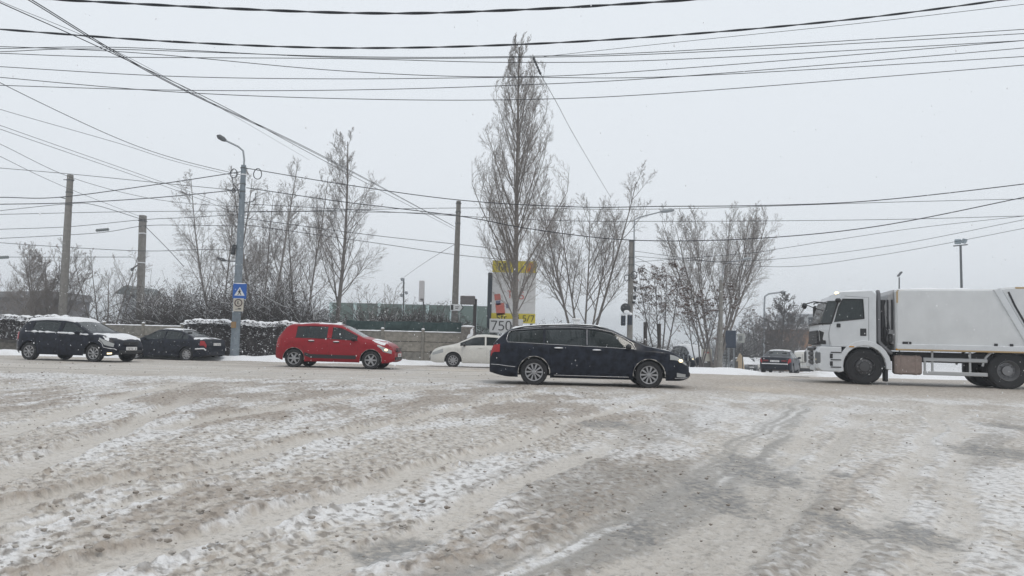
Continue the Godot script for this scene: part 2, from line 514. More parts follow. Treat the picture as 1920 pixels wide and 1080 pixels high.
func snowfall():
	var mb = MB.new()
	mb.ball(Vector3.ZERO, Vector3.ONE, 3, 5)
	var mm = MultiMesh.new()
	mm.transform_format = MultiMesh.TRANSFORM_3D
	mm.mesh = mb.mesh()
	var cnt = 7000
	mm.instance_count = cnt
	rng.seed = 31
	for q in cnt:
		var d = 4.0 + 24.0 * sqrt(rng.randf())
		var p = Vector3(rng.randf_range(-0.8, 0.8) * d, rng.randf_range(0.1, 9.0), -d)
		var s = lerpf(0.003, 0.009, pow(rng.randf(), 2.0))
		var b = Basis.from_euler(Vector3(rng.randf() * TAU, rng.randf() * TAU, rng.randf() * TAU)).scaled(Vector3(s, s * 1.6, s * 0.8))
		mm.set_instance_transform(q, Transform3D(b, p))
	var o = MultiMeshInstance3D.new()
	o.multimesh = mm
	o.name = "falling_snow"
	o.material_override = mat("flake", 0.85, 0.86, 0.88, 0.9)
	add_child(o)
	tag(o, "white snowflakes falling through the air over the junction", "snow", "", "stuff")

# ---------------------------------------------------------------- cars
# Car axes: x forwards, y up, z to its right-hand... both sides are built alike; origin on the ground midway between the axles.
class CarShape:
	var top: Array
	var belt: Array
	var W: float
	var x0: float
	var x1: float
	var wb: float
	var r: float
	var sill: float
	var host
	var seams: Array
	var crown = 0.14
	func half(x: float) -> float:
		var tf = clampf((x - (x1 - 0.55)) / 0.55, 0.0, 1.0)
		var tr = clampf(((x0 + 0.45) - x) / 0.45, 0.0, 1.0)
		return W * (1.0 - 0.30 * pow(tf, 2.4) - 0.22 * pow(tr, 2.6))
	func bottom(x: float) -> float:
		var y = sill + 0.07 * pow(clampf((x - (x1 - 0.3)) / 0.3, 0.0, 1.0), 2.0) + 0.10 * pow(clampf(((x0 + 0.5) - x) / 0.5, 0.0, 1.0), 1.5)
		var R = r + 0.055
		for cx in [-wb / 2, wb / 2]:
			var dx = absf(x - cx)
			if dx < R: y = maxf(y, r + sqrt(R * R - dx * dx) * 1.0)
		return y
	func in_arch(x: float) -> bool:
		return minf(absf(x - wb / 2), absf(x + wb / 2)) < r + 0.1
	func section(x: float) -> PackedVector2Array:
		var t = host.soft(top, x)
		var bl = minf(host.soft(belt, x), t - 0.035)
		var yb = minf(bottom(x), bl - 0.06)
		var hw = half(x)
		var g = t - bl
		var k = clampf(g / 0.5, 0.0, 1.0)
		var zr = hw * lerpf(0.90, 0.70, k)
		var yr = bl + g * lerpf(0.72, 1.0 - crown, k)
		var dent = 0.0
		for s in seams:
			if absf(x - s) < 0.002: dent = 0.014
		var o = PackedVector2Array()
		var H = bl - yb
		o.append(Vector2(hw * (1.005 if in_arch(x) else 0.93), yb))
		o.append(Vector2(hw * 0.99 - dent, yb + 0.12 * H))
		o.append(Vector2(hw - dent, yb + 0.40 * H))
		o.append(Vector2(hw * 0.996 - dent, yb + 0.68 * H))
		o.append(Vector2(hw * 0.982 - dent, yb + 0.88 * H))
		o.append(Vector2(hw * 0.95 - dent * 0.5, bl))
		var a = Vector2(hw * 0.945, bl + 0.01); var b = Vector2(zr, yr)
		o.append(a.lerp(b, 0.07))
		o.append(a.lerp(b, 0.90))
		o.append(b)
		o.append(Vector2(zr * 0.86, yr + (t - yr) * 0.52))
		o.append(Vector2(zr * 0.45, yr + (t - yr) * 0.88))
		o.append(Vector2(0, t))
		return o
	func surf(x: float, row: float, side: float) -> Vector3:
		var s = section(x)
		var k = clampi(int(row), 0, 10)
		var p = s[k].lerp(s[k + 1], clampf(row - k, 0.0, 1.0))
		return Vector3(x, p.y, p.x * side)
	func norm(x: float, row: float, side: float) -> Vector3:
		var ax = surf(x + 0.02, row, side) - surf(x - 0.02, row, side)
		var ay = surf(x, minf(row + 0.15, 11.0), side) - surf(x, maxf(row - 0.15, 0.0), side)
		var nn = ax.cross(ay).normalized()
		if nn.dot(Vector3(0, 0.6, side)) < 0.0: nn = -nn
		return nn

func smooth_grid(mb: MB, pts: Array, nu: int, nv: int, skip: Callable, flip: bool):
	# pts[u * nv + v]; shared vertices, normals from the neighbours
	var start = mb.v.size()
	for u in nu:
		for w in nv:
			var a = pts[maxi(u - 1, 0) * nv + w]; var b = pts[mini(u + 1, nu - 1) * nv + w]
			var e = pts[u * nv + maxi(w - 1, 0)]; var f = pts[u * nv + mini(w + 1, nv - 1)]
			var nn = (b - a).cross(f - e).normalized()
			mb.v.append(pts[u * nv + w])
			mb.n.append(-nn if flip else nn)
			if mb.colored: mb.c.append(mb.col)
	for u in nu - 1:
		for w in nv - 1:
			if skip.call(u, w): continue
			var a = start + u * nv + w; var b = a + nv; var e = a + 1; var f = b + 1
			if flip: mb.i.append_array(PackedInt32Array([a, b, f, a, f, e]))
			else: mb.i.append_array(PackedInt32Array([a, f, b, a, e, f]))

func patch(S: CarShape, mb: MB, xa: float, xb: float, ra: float, rb: float, side: float, off: float, nx = 6, nr = 3, taper = 0.0):
	var pts = []
	for u in nx + 1:
		var x = lerpf(xa, xb, float(u) / nx)
		var sq = taper * absf(float(u) / nx)
		for w in nr + 1:
			var row = lerpf(ra + sq * (rb - ra), rb, float(w) / nr)
			pts.append(S.surf(x, row, side) + S.norm(x, row, side) * off)
	smooth_grid(mb, pts, nx + 1, nr + 1, no_skip, side < 0)

func wheel_meshes(key: String, r: float, w: float, spokes: int, style: int) -> Array:
	var ck = "wheel_" + key
	if mats.has(ck): return mats[ck]
	var ty = MB.new()
	var ri = r * 0.66
	ty.lathe(PackedVector2Array([Vector2(ri, -w * 0.42), Vector2(r * 0.86, -w * 0.5), Vector2(r * 0.97, -w * 0.43), Vector2(r, -w * 0.3), Vector2(r, w * 0.3), Vector2(r * 0.97, w * 0.43), Vector2(r * 0.86, w * 0.5), Vector2(ri, w * 0.42)]), 28)
	var rim = MB.new()
	var back = MB.new()
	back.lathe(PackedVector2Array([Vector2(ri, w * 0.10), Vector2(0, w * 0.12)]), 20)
	rim.lathe(PackedVector2Array([Vector2(ri * 1.01, w * 0.41), Vector2(ri * 0.97, w * 0.46), Vector2(ri * 0.90, w * 0.43), Vector2(ri * 0.88, w * 0.1)]), 28)
	rim.lathe(PackedVector2Array([Vector2(ri * 0.24, w * 0.2), Vector2(ri * 0.22, w * 0.42), Vector2(0, w * 0.44)]), 12)
	for k in spokes:
		var a = TAU * k / spokes
		var bs = Basis(Vector3(0, 0, 1), a)
		var w0 = ri * (0.055 if style == 0 else 0.15)
		var w1 = ri * (0.12 if style == 0 else 0.10)
		var poly = PackedVector2Array([Vector2(ri * 0.15, -w0), Vector2(ri * 0.92, -w1), Vector2(ri * 0.92, w1), Vector2(ri * 0.15, w0)])
		rim.prism(poly, w * 0.2, w * 0.41, 0.006, Transform3D(bs, Vector3.ZERO))
	mats[ck] = [ty.mesh(), rim.mesh(), back.mesh()]
	return mats[ck]

func add_wheel(parent: Node3D, key: String, pos: Vector3, r: float, w: float, spokes: int, style: int, rim_mat: Material, side: float):
	var ms = wheel_meshes(key, r, w, spokes, style)
	var o = Node3D.new()
	o.name = "wheel"
	parent.add_child(o, true)
	o.position = pos
	o.rotation.y = 0.0 if side > 0 else PI
	part(ms[0], "tyre", speckle("tyre", 0.022, 0.022, 0.024, 0.5, 0.05, 5.0, 0.85), o)
	part(ms[1], "rim", rim_mat, o)
	part(ms[2], "recess_shade_disc", mat("rimback", 0.03, 0.03, 0.032, 0.6), o)  # dark disc coloured to stand for the shade in the recess behind the spokes

func snow_cover(S: CarShape, xa: float, xb: float, rmin: float, th: float, bias: float, seedv: float) -> MB:
	# snow lying on roof or bonnet, thick and ragged; where it thins out it sinks below the paint
	var mb = MB.new()
	var pts = []
	var nx = int((xb - xa) / 0.05) + 2
	var rows = []
	for k in 9: rows.append(lerpf(rmin, 11.0, k / 8.0))
	for u in nx:
		var x = lerpf(xa, xb, float(u) / (nx - 1))
		for w in 17:
			var row = rows[w] if w <= 8 else rows[16 - w]
			var side = 1.0 if w <= 8 else -1.0
			var p = S.surf(x, row, side)
			var e = minf(1.0, minf(float(u), float(nx - 1 - u)) / 3.0) * smoothstep(0.0, 2.0, float(mini(w, 16 - w)))
			var nz = n_mid.get_noise_2d(x * 2.2 + seedv, p.z * 2.2) + 0.5 * n_clump.get_noise_2d(x * 0.6 + seedv, p.z * 0.6)
			var off = th * clampf(bias + nz * 1.2, -0.6, 1.0)
			off = lerpf(-0.012, off, e)
			pts.append(p + S.norm(x, row, side) * off)
	smooth_grid(mb, pts, nx, 17, no_skip, false)
	return mb

func make_car(o: Node3D, sp: Dictionary):
	var S = CarShape.new()
	S.host = self
	S.top = sp.top; S.belt = sp.belt; S.W = sp.W; S.x0 = sp.x0; S.x1 = sp.x1; S.wb = sp.wb; S.r = sp.r; S.sill = sp.sill; S.seams = sp.get("seams", [])
	var paint: Material = sp.paint
	var black = mat("car_black", 0.018, 0.018, 0.02, 0.5)
	var gm: Material = sp.get("glass", glass("car_glass", 0.010, 0.018, 0.02, 0.76))
	# stations
	var xs = []
	var x = S.x0
	while x < S.x1 - 0.01:
		xs.append(x)
		x += 0.045 if (x > S.x0 + 0.3 and x < S.x1 - 0.35) else 0.02
	xs.append(S.x1)
	for s in S.seams: xs.append_array([s - 0.014, s, s + 0.014])
	for c in [-S.wb / 2, S.wb / 2]:
		var R = S.r + 0.055
		xs.append_array([c - R - 0.003, c - R + 0.003, c + R - 0.003, c + R + 0.003, c - R + 0.015, c + R - 0.015])
	for w in sp.windows: xs.append_array([w[0], w[1]])
	xs.append_array([sp.ws[0], sp.ws[1], sp.rw[0], sp.rw[1]])
	xs.sort()
	var ux = [xs[0]]
	for q in xs:
		if q - ux[-1] > 0.0021: ux.append(q)
	xs = ux
	var secs = []
	for q in xs: secs.append(S.section(q))
	var skip = func(u: int, w: int) -> bool:
		var xm = (xs[u] + xs[u + 1]) * 0.5
		if w == 6:
			for win in sp.windows:
				if xm > win[0] and xm < win[1]: return true
		if w >= 9:
			if xm > sp.ws[0] and xm < sp.ws[1]: return true
			if xm > sp.rw[0] and xm < sp.rw[1]: return true
		return false
	var body = MB.new()
	for side in [1.0, -1.0]:
		var pts = []
		for u in xs.size():
			for w in 12: pts.append(Vector3(xs[u], secs[u][w].y, secs[u][w].x * side))
		smooth_grid(body, pts, xs.size(), 12, skip, side < 0)
	# closed ends
	for e in [0, xs.size() - 1]:
		var ring = []
		for w in 12: ring.append(Vector3(xs[e], secs[e][w].y, secs[e][w].x))
		for w in range(10, -1, -1): ring.append(Vector3(xs[e], secs[e][w].y, -secs[e][w].x))
		var ce = Vector3(xs[e] + (0.03 if e > 0 else -0.03), (secs[e][0].y + secs[e][11].y) * 0.5, 0)
		for w in ring.size():
			var a = ring[w]; var b = ring[(w + 1) % ring.size()]
			if e > 0: body.tri(ce, b, a)
			else: body.tri(ce, a, b)
	part(body, "body", paint, o)
	# glass
	for win in sp.windows:
		for side in [1.0, -1.0]:
			var g = MB.new()
			patch(S, g, win[0] - 0.004, win[1] + 0.004, 5.98, 7.02, side, -0.012, 8, 3)
			part(g, "side_window", gm, o)
	for ww in [["windshield", sp.ws], ["rear_window", sp.rw]]:
		var g = MB.new()
		var pts = []
		for u in 11:
			var xx = lerpf(ww[1][0] - 0.004, ww[1][1] + 0.004, u / 10.0)
			for w in 9:
				var row = 9.0 + 0.5 * w if w <= 4 else 11.0 - 0.5 * (w - 4)
				var side = 1.0 if w <= 4 else -1.0
				pts.append(S.surf(xx, row, side) - S.norm(xx, row, side) * 0.01)
		smooth_grid(g, pts, 11, 9, no_skip, false)
		part(g, ww[0], sp.get("ws_glass", gm), o)
	# cabin: floor, seats, dashboard
	var fl = MB.new()
	fl.box(Vector3((S.x0 + S.x1) / 2, S.sill + 0.10, 0), Vector3(S.x1 - S.x0 - 0.5, 0.12, S.W * 1.25), Basis(), 0.03)
	for cx in [-S.wb / 2, S.wb / 2]:
		var pr = []
		for k in 13:
			var a = PI * k / 12.0
			pr.append(Vector2(cx + cos(a) * (S.r + 0.06), S.r + sin(a) * (S.r + 0.05)))
		for side in [1.0, -1.0]:
			for k in 12:
				var za = S.W * 0.97 * side; var zb = S.W * 0.55 * side
				fl.quad(Vector3(pr[k].x, pr[k].y, za), Vector3(pr[k + 1].x, pr[k + 1].y, za), Vector3(pr[k + 1].x, pr[k + 1].y, zb), Vector3(pr[k].x, pr[k].y, zb))
			fl.box(Vector3(cx, S.r + 0.17, S.W * 0.54 * side), Vector3(S.r * 2.1, S.r * 1.4, 0.02))
	part(fl, "underbody", black, o)
	var bl0 = soft(sp.belt, 0.0)
	for q in sp.get("seats", [[0.05, 1], [0.05, -1], [-0.85, 1], [-0.85, -1]]):
		var st = MB.new()
		var bs = Basis(Vector3(0, 0, 1), 0.22)
		st.box(Vector3(q[0] - 0.12, bl0 - 0.08, q[1] * S.W * 0.42), Vector3(0.14, 0.62, 0.5), bs, 0.04)
		st.box(Vector3(q[0] - 0.20, bl0 + 0.30, q[1] * S.W * 0.42), Vector3(0.1, 0.16, 0.26), bs, 0.03)
		st.box(Vector3(q[0] + 0.12, bl0 - 0.42, q[1] * S.W * 0.42), Vector3(0.5, 0.14, 0.5), Basis(), 0.04)
		part(st, "seat", mat("seat", 0.05, 0.05, 0.052, 0.9), o)
	# wheels
	for cx in [-S.wb / 2, S.wb / 2]:
		for side in [1.0, -1.0]:
			add_wheel(o, sp.wkey, Vector3(cx, S.r, (S.W - 0.115) * side), S.r, 0.205, sp.spokes, sp.style, sp.get("rim", mat("alloy", 0.36, 0.36, 0.37, 0.4, 0.6)), side)
	# lamps
	for side in [1.0, -1.0]:
		var h = MB.new()
		var hl = sp.head
		patch(S, h, hl[0], hl[1], hl[2], hl[3], side, 0.008, 7, 3, hl[4] if hl.size() > 4 else 0.0)
		part(h, "headlight", sp.get("head_mat", mat("lamp_glass", 0.34, 0.35, 0.35, 0.12)), o)
		if sp.get("lit", false):
			var bulb = MB.new()
			var hx = lerpf(hl[0], hl[1], 0.62)
			bulb.ball(S.surf(hx, lerpf(hl[2], hl[3], 0.5), side) + S.norm(hx, 4, side) * 0.004, Vector3(0.06, 0.04, 0.045))
			part(bulb, "headlight_bulb", lamp_mat(), o)
		var t = MB.new()
		var tl = sp.tail
		patch(S, t, tl[0], tl[1], tl[2], tl[3], side, 0.008, 6, 3)
		part(t, "tail_light", mat("tail_red", 0.33, 0.012, 0.015, 0.15), o)
		var mi = MB.new()
		var mx = sp.mirror
		var mp = S.surf(mx, 5.6, side)
		mi.ball(mp + Vector3(0, 0.05, side * 0.12), Vector3(0.075, 0.07, 0.11))
		mi.box(mp + Vector3(0, 0.0, side * 0.04), Vector3(0.06, 0.03, 0.12), Basis(), 0.01)
		part(mi, "wing_mirror", sp.get("mirror_mat", paint), o)
		for hx in sp.handles:
			var hd = MB.new()
			var hp = S.surf(hx, 4.25, side)
			hd.box(hp + Vector3(0, 0, side * 0.012), Vector3(0.2, 0.035, 0.045), Basis(), 0.012)
			part(hd, "door_handle", sp.get("handle_mat", paint), o)
			if sp.get("handle_snow", false):
				var hs = MB.new()
				hs.ball(hp + Vector3(0, 0.026, side * 0.02), Vector3(0.11, 0.018, 0.03), 4, 8)
				part(hs, "handle_snow", mat("snow", 0.8, 0.81, 0.83, 0.9), o)
	# front: grille, lower intake, plate
	var gy = sp.grille
	var gr = MB.new()
	for k in 3:
		gr.box(Vector3(S.x1 + 0.012, gy[0] + (k - 1) * gy[1] / 3.0, 0), Vector3(0.05, gy[1] / 3.0 - 0.012, gy[2]), Basis(), 0.008)
	part(gr, "grille", black, o)
	var li = MB.new()
	li.box(Vector3(S.x1 - 0.01, S.sill + 0.15, 0), Vector3(0.1, 0.11, S.W * 1.25), Basis(), 0.02)
	part(li, "air_intake", black, o)
	for e in [[S.x1 + 0.045, sp.plate_f], [S.x0 - 0.04, sp.plate_r]]:
		var pl = MB.new()
		pl.box(Vector3(e[0], e[1], 0), Vector3(0.02, 0.115, 0.52), Basis(), 0.005)
		var po = part(pl, "license_plate", mat("plate", 0.7, 0.7, 0.7, 0.5), o)
		var gl = MB.new()
		var sg = 1.0 if e[0] > 0 else -1.0
		for k in 6:
			if k == 1: continue
			gl.box(Vector3(e[0] + sg * 0.012, e[1], -0.19 + 0.075 * k), Vector3(0.004, 0.07, 0.014))
			gl.box(Vector3(e[0] + sg * 0.012, e[1] + (0.028 if k % 2 else -0.02), -0.175 + 0.075 * k), Vector3(0.004, 0.014, 0.034))
		part(gl, "plate_lettering", mat("ink", 0.03, 0.03, 0.03, 0.6), po)
	for ex in sp.get("extras", []): ex.call(S, o)
	# slush thrown up and frozen on the arch lips and along the sills
	if sp.get("slush", 0.0) > 0.0:
		for side in [1.0, -1.0]:
			for cx in [-S.wb / 2, S.wb / 2]:
				var sl = MB.new()
				var pts = PackedVector3Array(); var rad = []
				for k in 25:
					var a = lerpf(-0.1, PI + 0.1, k / 24.0)
					pts.append(Vector3(cx + cos(a) * (S.r + 0.05), S.r + sin(a) * (S.r + 0.05), side * (S.half(cx) * 1.0)))
					rad.append(maxf(0.003, sp.slush * (0.012 + 0.04 * n_mid.get_noise_2d(cx * 7.0 + k * 0.45, side * 3.0))))
				sl.tube(pts, rad, 5)
				part(sl, "arch_slush", mat("arch_slush", 0.42, 0.40, 0.37, 0.9), o)

func lamp_mat() -> StandardMaterial3D:
	var m = mat("lit_lamp", 0.9, 0.85, 0.7, 0.3)
	m.emission_enabled = true
	m.emission = Color(1.0, 0.9, 0.68)
	m.emission_energy_multiplier = 1.6
	return m

func lamp_glow(o: Node3D, pos: Vector3):
	var l = SpotLight3D.new()
	o.add_child(l)
	l.position = pos
	l.rotation.y = -PI / 2
	l.spot_angle = 40
	l.light_energy = 1.5
	l.light_color = Color(1, 0.92, 0.75)
	l.shadow_enabled = true
	l.light_size = 0.05
	l.spot_range = 30
	l.spot_attenuation = 2

func strip(S: CarShape, o: Node3D, called: String, m: Material, list: Array, rad: float):
	# a trim strip that follows the body: list of [x, row]
	for side in [1.0, -1.0]:
		var mb = MB.new()
		var pts = PackedVector3Array()
		for q in list: pts.append(S.surf(q[0], q[1], side) + S.norm(q[0], q[1], side) * rad * 0.4)
		mb.tube(pts, rad, 5)
		part(mb, called, m, o)

func along(xa: float, xb: float, row: float, nn = 16) -> Array:
	var l = []
	for k in nn + 1: l.append([lerpf(xa, xb, float(k) / nn), row])
	return l

func snow_on(S: CarShape, o: Node3D, called: String, xa: float, xb: float, rmin: float, th: float, bias: float, sd: float):
	part(snow_cover(S, xa, xb, rmin, th, bias, sd), called, speckle("snow_cap", 0.79, 0.80, 0.82, 0.08, 0.03, 2.0, 0.9), o)

func spec_wagon() -> Dictionary:
	return {"top": [[-2.43, 0.60], [-2.41, 0.90], [-2.34, 1.01], [-2.10, 1.26], [-2.00, 1.35], [-1.88, 1.39], [-1.2, 1.46], [-0.4, 1.50], [0.1, 1.485], [0.5, 1.41], [1.30, 1.02], [1.5, 0.98], [1.9, 0.90], [2.12, 0.79], [2.24, 0.70], [2.30, 0.60], [2.33, 0.50]],
		"belt": [[-2.43, 0.94], [-2.0, 1.0], [-1.0, 0.96], [0.0, 0.925], [1.1, 0.90], [1.5, 0.90], [2.0, 0.80], [2.33, 0.55]],
		"W": 0.91, "x0": -2.43, "x1": 2.33, "wb": 2.712, "r": 0.325, "sill": 0.20, "seams": [-0.98, -0.12, 0.98],
		"windows": [[-1.98, -1.16], [-1.10, -0.14], [-0.08, 1.02]], "ws": [0.42, 1.28], "rw": [-2.36, -2.08],
		"wkey": "wagon", "spokes": 10, "style": 0, "head": [1.84, 2.25, 3.5, 4.75, 0.35], "tail": [-2.40, -2.18, 3.3, 4.9], "mirror": 0.86, "handles": [-0.78, 0.12],
		"grille": [0.60, 0.14, 0.95], "plate_f": 0.42, "plate_r": 0.75, "lit": true}

func spec_hatch() -> Dictionary:
	return {"top": [[-1.97, 0.62], [-1.95, 0.86], [-1.90, 0.99], [-1.74, 1.28], [-1.64, 1.42], [-1.48, 1.485], [-0.8, 1.53], [-0.1, 1.515], [0.26, 1.46], [1.00, 1.07], [1.14, 1.03], [1.60, 0.95], [1.86, 0.85], [1.98, 0.71], [2.04, 0.52]],
		"belt": [[-1.97, 0.98], [-1.2, 0.965], [0.0, 0.94], [1.0, 0.915], [1.3, 0.92], [2.04, 0.6]],
		"W": 0.873, "x0": -1.97, "x1": 2.04, "wb": 2.59, "r": 0.31, "sill": 0.22, "seams": [-0.98, -0.13, 0.84],
		"windows": [[-1.27, -0.22], [-0.06, 0.80]], "ws": [0.22, 0.97], "rw": [-1.90, -1.66],
		"wkey": "hatch", "spokes": 6, "style": 1, "head": [1.50, 1.95, 3.2, 5.0], "tail": [-1.95, -1.75, 2.8, 4.9], "mirror": 0.70, "handles": [-0.72, 0.12],
		"grille": [0.66, 0.13, 0.7], "plate_f": 0.48, "plate_r": 0.72, "lit": true}

func spec_sedan() -> Dictionary:
	return {"top": [[-2.18, 0.60], [-2.15, 0.92], [-2.06, 1.01], [-1.70, 1.05], [-1.52, 1.09], [-0.85, 1.38], [-0.6, 1.43], [-0.1, 1.46], [0.25, 1.44], [0.45, 1.40], [1.22, 1.01], [1.40, 0.97], [1.85, 0.88], [2.10, 0.78], [2.20, 0.66], [2.26, 0.50]],
		"belt": [[-2.18, 0.94], [-1.5, 0.965], [0.0, 0.93], [1.1, 0.905], [1.5, 0.90], [2.26, 0.6]],
		"W": 0.885, "x0": -2.18, "x1": 2.26, "wb": 2.58, "r": 0.315, "sill": 0.20, "seams": [-0.92, -0.12, 0.92],
		"windows": [[-1.28, -1.0], [-0.95, -0.12], [-0.05, 1.0]], "ws": [0.36, 1.18], "rw": [-1.44, -0.80],
		"wkey": "sedan", "spokes": 9, "style": 1, "head": [1.72, 2.17, 3.2, 4.9], "tail": [-2.16, -1.94, 3.0, 4.8], "mirror": 0.82, "handles": [-0.68, 0.12],
		"grille": [0.62, 0.13, 0.75], "plate_f": 0.45, "plate_r": 0.78}

func build_cars():
	var snow = mat("snow", 0.8, 0.81, 0.83, 0.9)
	var chrome = mat("chrome", 0.45, 0.45, 0.46, 0.25, 0.9)
	var black = mat("car_black", 0.018, 0.018, 0.02, 0.5)
	var navy = speckle("paint_navy", 0.013, 0.016, 0.025, 0.9, 0.02, 0.9, 0.3)
	navy.metallic_specular = 0.3
	var red = speckle("paint_red", 0.27, 0.014, 0.022, 0.16, 0.02, 0.9, 0.3)
	red.metallic_specular = 0.35
	var white = speckle("paint_white", 0.60, 0.59, 0.555, 0.08, 0.02, 0.8, 0.4)
	var polo_paint = speckle("paint_dark_blue", 0.013, 0.015, 0.024, 0.9, 0.02, 0.9, 0.32)
	polo_paint.metallic_specular = 0.3
	# dark estate in the middle of the road
	var o = thing("estate_car", "dark navy estate car with chrome window trim and roof rails, headlights on", "car", Vector3(1.97, -0.012, -19.2), deg_to_rad(-3))
	var sp = spec_wagon()
	sp.paint = navy
	sp.slush = 0.5
	sp.mirror_mat = black
	sp.handle_snow = true
	sp.extras = [func(S, oo):
		var lower = along(-1.99, 1.05, 5.75, 26)
		strip(S, oo, "chrome_trim", chrome, lower, 0.008)
		var up = [[-2.0, 5.8], [-2.03, 6.3], [-2.0, 6.9], [-1.95, 7.45]]
		up.append_array(along(-1.9, 0.3, 7.62, 14))
		up.append_array([[0.5, 7.5], [0.75, 7.3], [0.95, 6.8], [1.05, 5.8]])
		strip(S, oo, "chrome_trim", chrome, up, 0.008)
		strip(S, oo, "sill_strip", chrome, along(-0.88, 0.88, 0.75, 8), 0.011)
		strip(S, oo, "pillar_trim", chrome, [[-0.11, 6.05], [-0.11, 6.5], [-0.11, 7.0]], 0.009)
		strip(S, oo, "bumper_strip", chrome, [[-2.38, 1.8], [-2.2, 1.75], [-2.0, 1.7], [-1.8, 1.65]], 0.012)
		strip(S, oo, "bumper_strip", chrome, [[1.95, 0.9], [2.15, 0.9], [2.28, 0.9]], 0.012)
		for side in [1.0, -1.0]:
			var rr = MB.new()
			var pts = PackedVector3Array()
			for k in 17:
				var x = lerpf(-1.9, 0.35, k / 16.0)
				pts.append(S.surf(x, 8.35, side) + Vector3(0, 0.035 * minf(1.0, minf(k, 16 - k) / 2.0), 0))
			rr.tube(pts, 0.018, 6)
			part(rr, "roof_rail", black, oo)
			var fg = MB.new()
			patch(S, fg, 2.0, 2.22, 1.15, 1.75, side, 0.012, 4, 2)
			part(fg, "fog_lamp", mat("lamp_glass", 0.34, 0.35, 0.35, 0.12), oo)
		snow_on(S, oo, "roof_snow", -1.98, 0.35, 8.3, 0.03, 0.55, 3.0)
		snow_on(S, oo, "bonnet_snow", 1.36, 2.15, 5.6, 0.012, -0.05, 9.0)
		snow_on(S, oo, "rear_window_snow", -2.40, -2.02, 8.8, 0.015, 0.3, 9.0)
		var sg = MB.new()
		sg.box(Vector3(-0.35, 1.55, 0.0), Vector3(0.16, 0.12, 0.44), Basis(), 0.02)
		sg.box(Vector3(-0.35, 1.625, 0.0), Vector3(0.22, 0.04, 0.5), Basis(), 0.015)
		part(sg, "roof_sign", mat("taxi_sign", 0.7, 0.7, 0.7, 0.6), oo)
		for z in [0.35, -0.35]: lamp_glow(oo, Vector3(2.42, 0.66, z * 1.6))]
	make_car(o, sp)
	# red hatchback
	o = thing("hatchback_car", "red five door hatchback with black side strip and a snow dusted bonnet", "car", Vector3(-5.86, -0.01, -26.5), deg_to_rad(-3))
	sp = spec_hatch()
	sp.paint = red
	sp.slush = 0.35
	sp.mirror_mat = black; sp.handle_mat = black; sp.handle_snow = true
	sp.extras = [func(S, oo):
		for side in [1.0, -1.0]:
			var st = MB.new()
			patch(S, st, -0.93, 0.80, 1.15, 1.75, side, 0.014, 8, 2)
			part(st, "side_moulding", black, oo)
		strip(S, oo, "window_seal", black, along(-1.3, 0.84, 5.95, 20), 0.012)
		snow_on(S, oo, "bonnet_snow", 1.15, 1.85, 5.6, 0.022, 0.15, 21.0)
		snow_on(S, oo, "roof_snow", -1.5, 0.2, 8.4, 0.015, 0.25, 5.0)
		for z in [0.55, -0.55]: lamp_glow(oo, Vector3(2.12, 0.7, z))]
	make_car(o, sp)
	# snow laden dark hatchback on the left
	o = thing("hatchback_car", "dark blue hatchback with thick snow on its roof and bonnet", "car", Vector3(-15.02, -0.01, -27.0), deg_to_rad(-13))
	sp = spec_hatch()
	for q in sp.top: q[1] = q[1] * 0.965
	sp.paint = polo_paint
	sp.spokes = 8; sp.wkey = "polo"; sp.style = 0
	sp.lit = false
	sp.mirror_mat = polo_paint
	sp.extras = [func(S, oo):
		snow_on(S, oo, "roof_snow", -1.66, 0.32, 7.6, 0.07, 0.95, 33.0)
		snow_on(S, oo, "bonnet_snow", 1.14, 1.95, 5.3, 0.035, 0.45, 41.0)
		snow_on(S, oo, "rear_window_snow", -1.93, -1.62, 8.2, 0.02, 0.5, 47.0)
		for side in [1.0, -1.0]:
			var ws = MB.new()
			var pts = PackedVector3Array(); var rad = []
			for k in 41:
				var x = lerpf(-1.5, 1.05, k / 40.0)
				pts.append(S.surf(x, 5.7, side))
				rad.append(maxf(0.002, 0.022 + 0.05 * n_mid.get_noise_2d(x * 4.0, side * 5.0)))
			ws.tube(pts, rad, 6)
			part(ws, "window_sill_snow", snow, oo)
			var bp = MB.new()
			var p2 = PackedVector3Array(); var r2 = []
			for k in 13:
				var x = lerpf(1.5, 2.02, k / 12.0)
				p2.append(S.surf(x, 2.6, side)); r2.append(0.012 + 0.012 * n_mid.get_noise_2d(x * 5.0, 2.0))
			bp.tube(p2, r2, 6)
			part(bp, "bumper_snow", snow, oo)
			var fg = MB.new()
			patch(S, fg, 1.80, 1.92, 1.05, 1.45, side, 0.014, 3, 2)
			part(fg, "fog_lamp", lamp_mat(), oo)]
	make_car(o, sp)
	# dark saloon waiting behind it, seen from behind
	o = thing("saloon_car", "dark blue saloon with red tail lights, seen from behind by the fence", "car", Vector3(-15.3, gh(-15.7, -35.4) - 0.06, -35.2), deg_to_rad(166))
	sp = spec_sedan()
	sp.paint = polo_paint
	sp.extras = [func(S, oo):
		snow_on(S, oo, "roof_snow", -0.8, 0.3, 8.2, 0.02, 0.35, 4.0)
		snow_on(S, oo, "boot_snow", -2.12, -1.5, 5.4, 0.02, 0.3, 14.0)
		strip(S, oo, "bumper_snow", snow, along(-2.16, -1.75, 2.3, 6), 0.03)]
	make_car(o, sp)
	# white saloon half hidden by the estate
	o = thing("saloon_car", "white saloon half hidden behind the dark estate car", "car", Vector3(-1.2, base_h(33.9) + 0.01, -33.95), deg_to_rad(183))
	sp = spec_sedan()
	sp.paint = white
	sp.mirror_mat = black
	sp.lit = false
	make_car(o, sp)
	# dark saloon driving off into the side street
	o = thing("saloon_car", "black saloon driving away into the side street, tail lights towards us", "car", Vector3(16.85, base_h(47.5) + 0.02, -48.2), deg_to_rad(62))
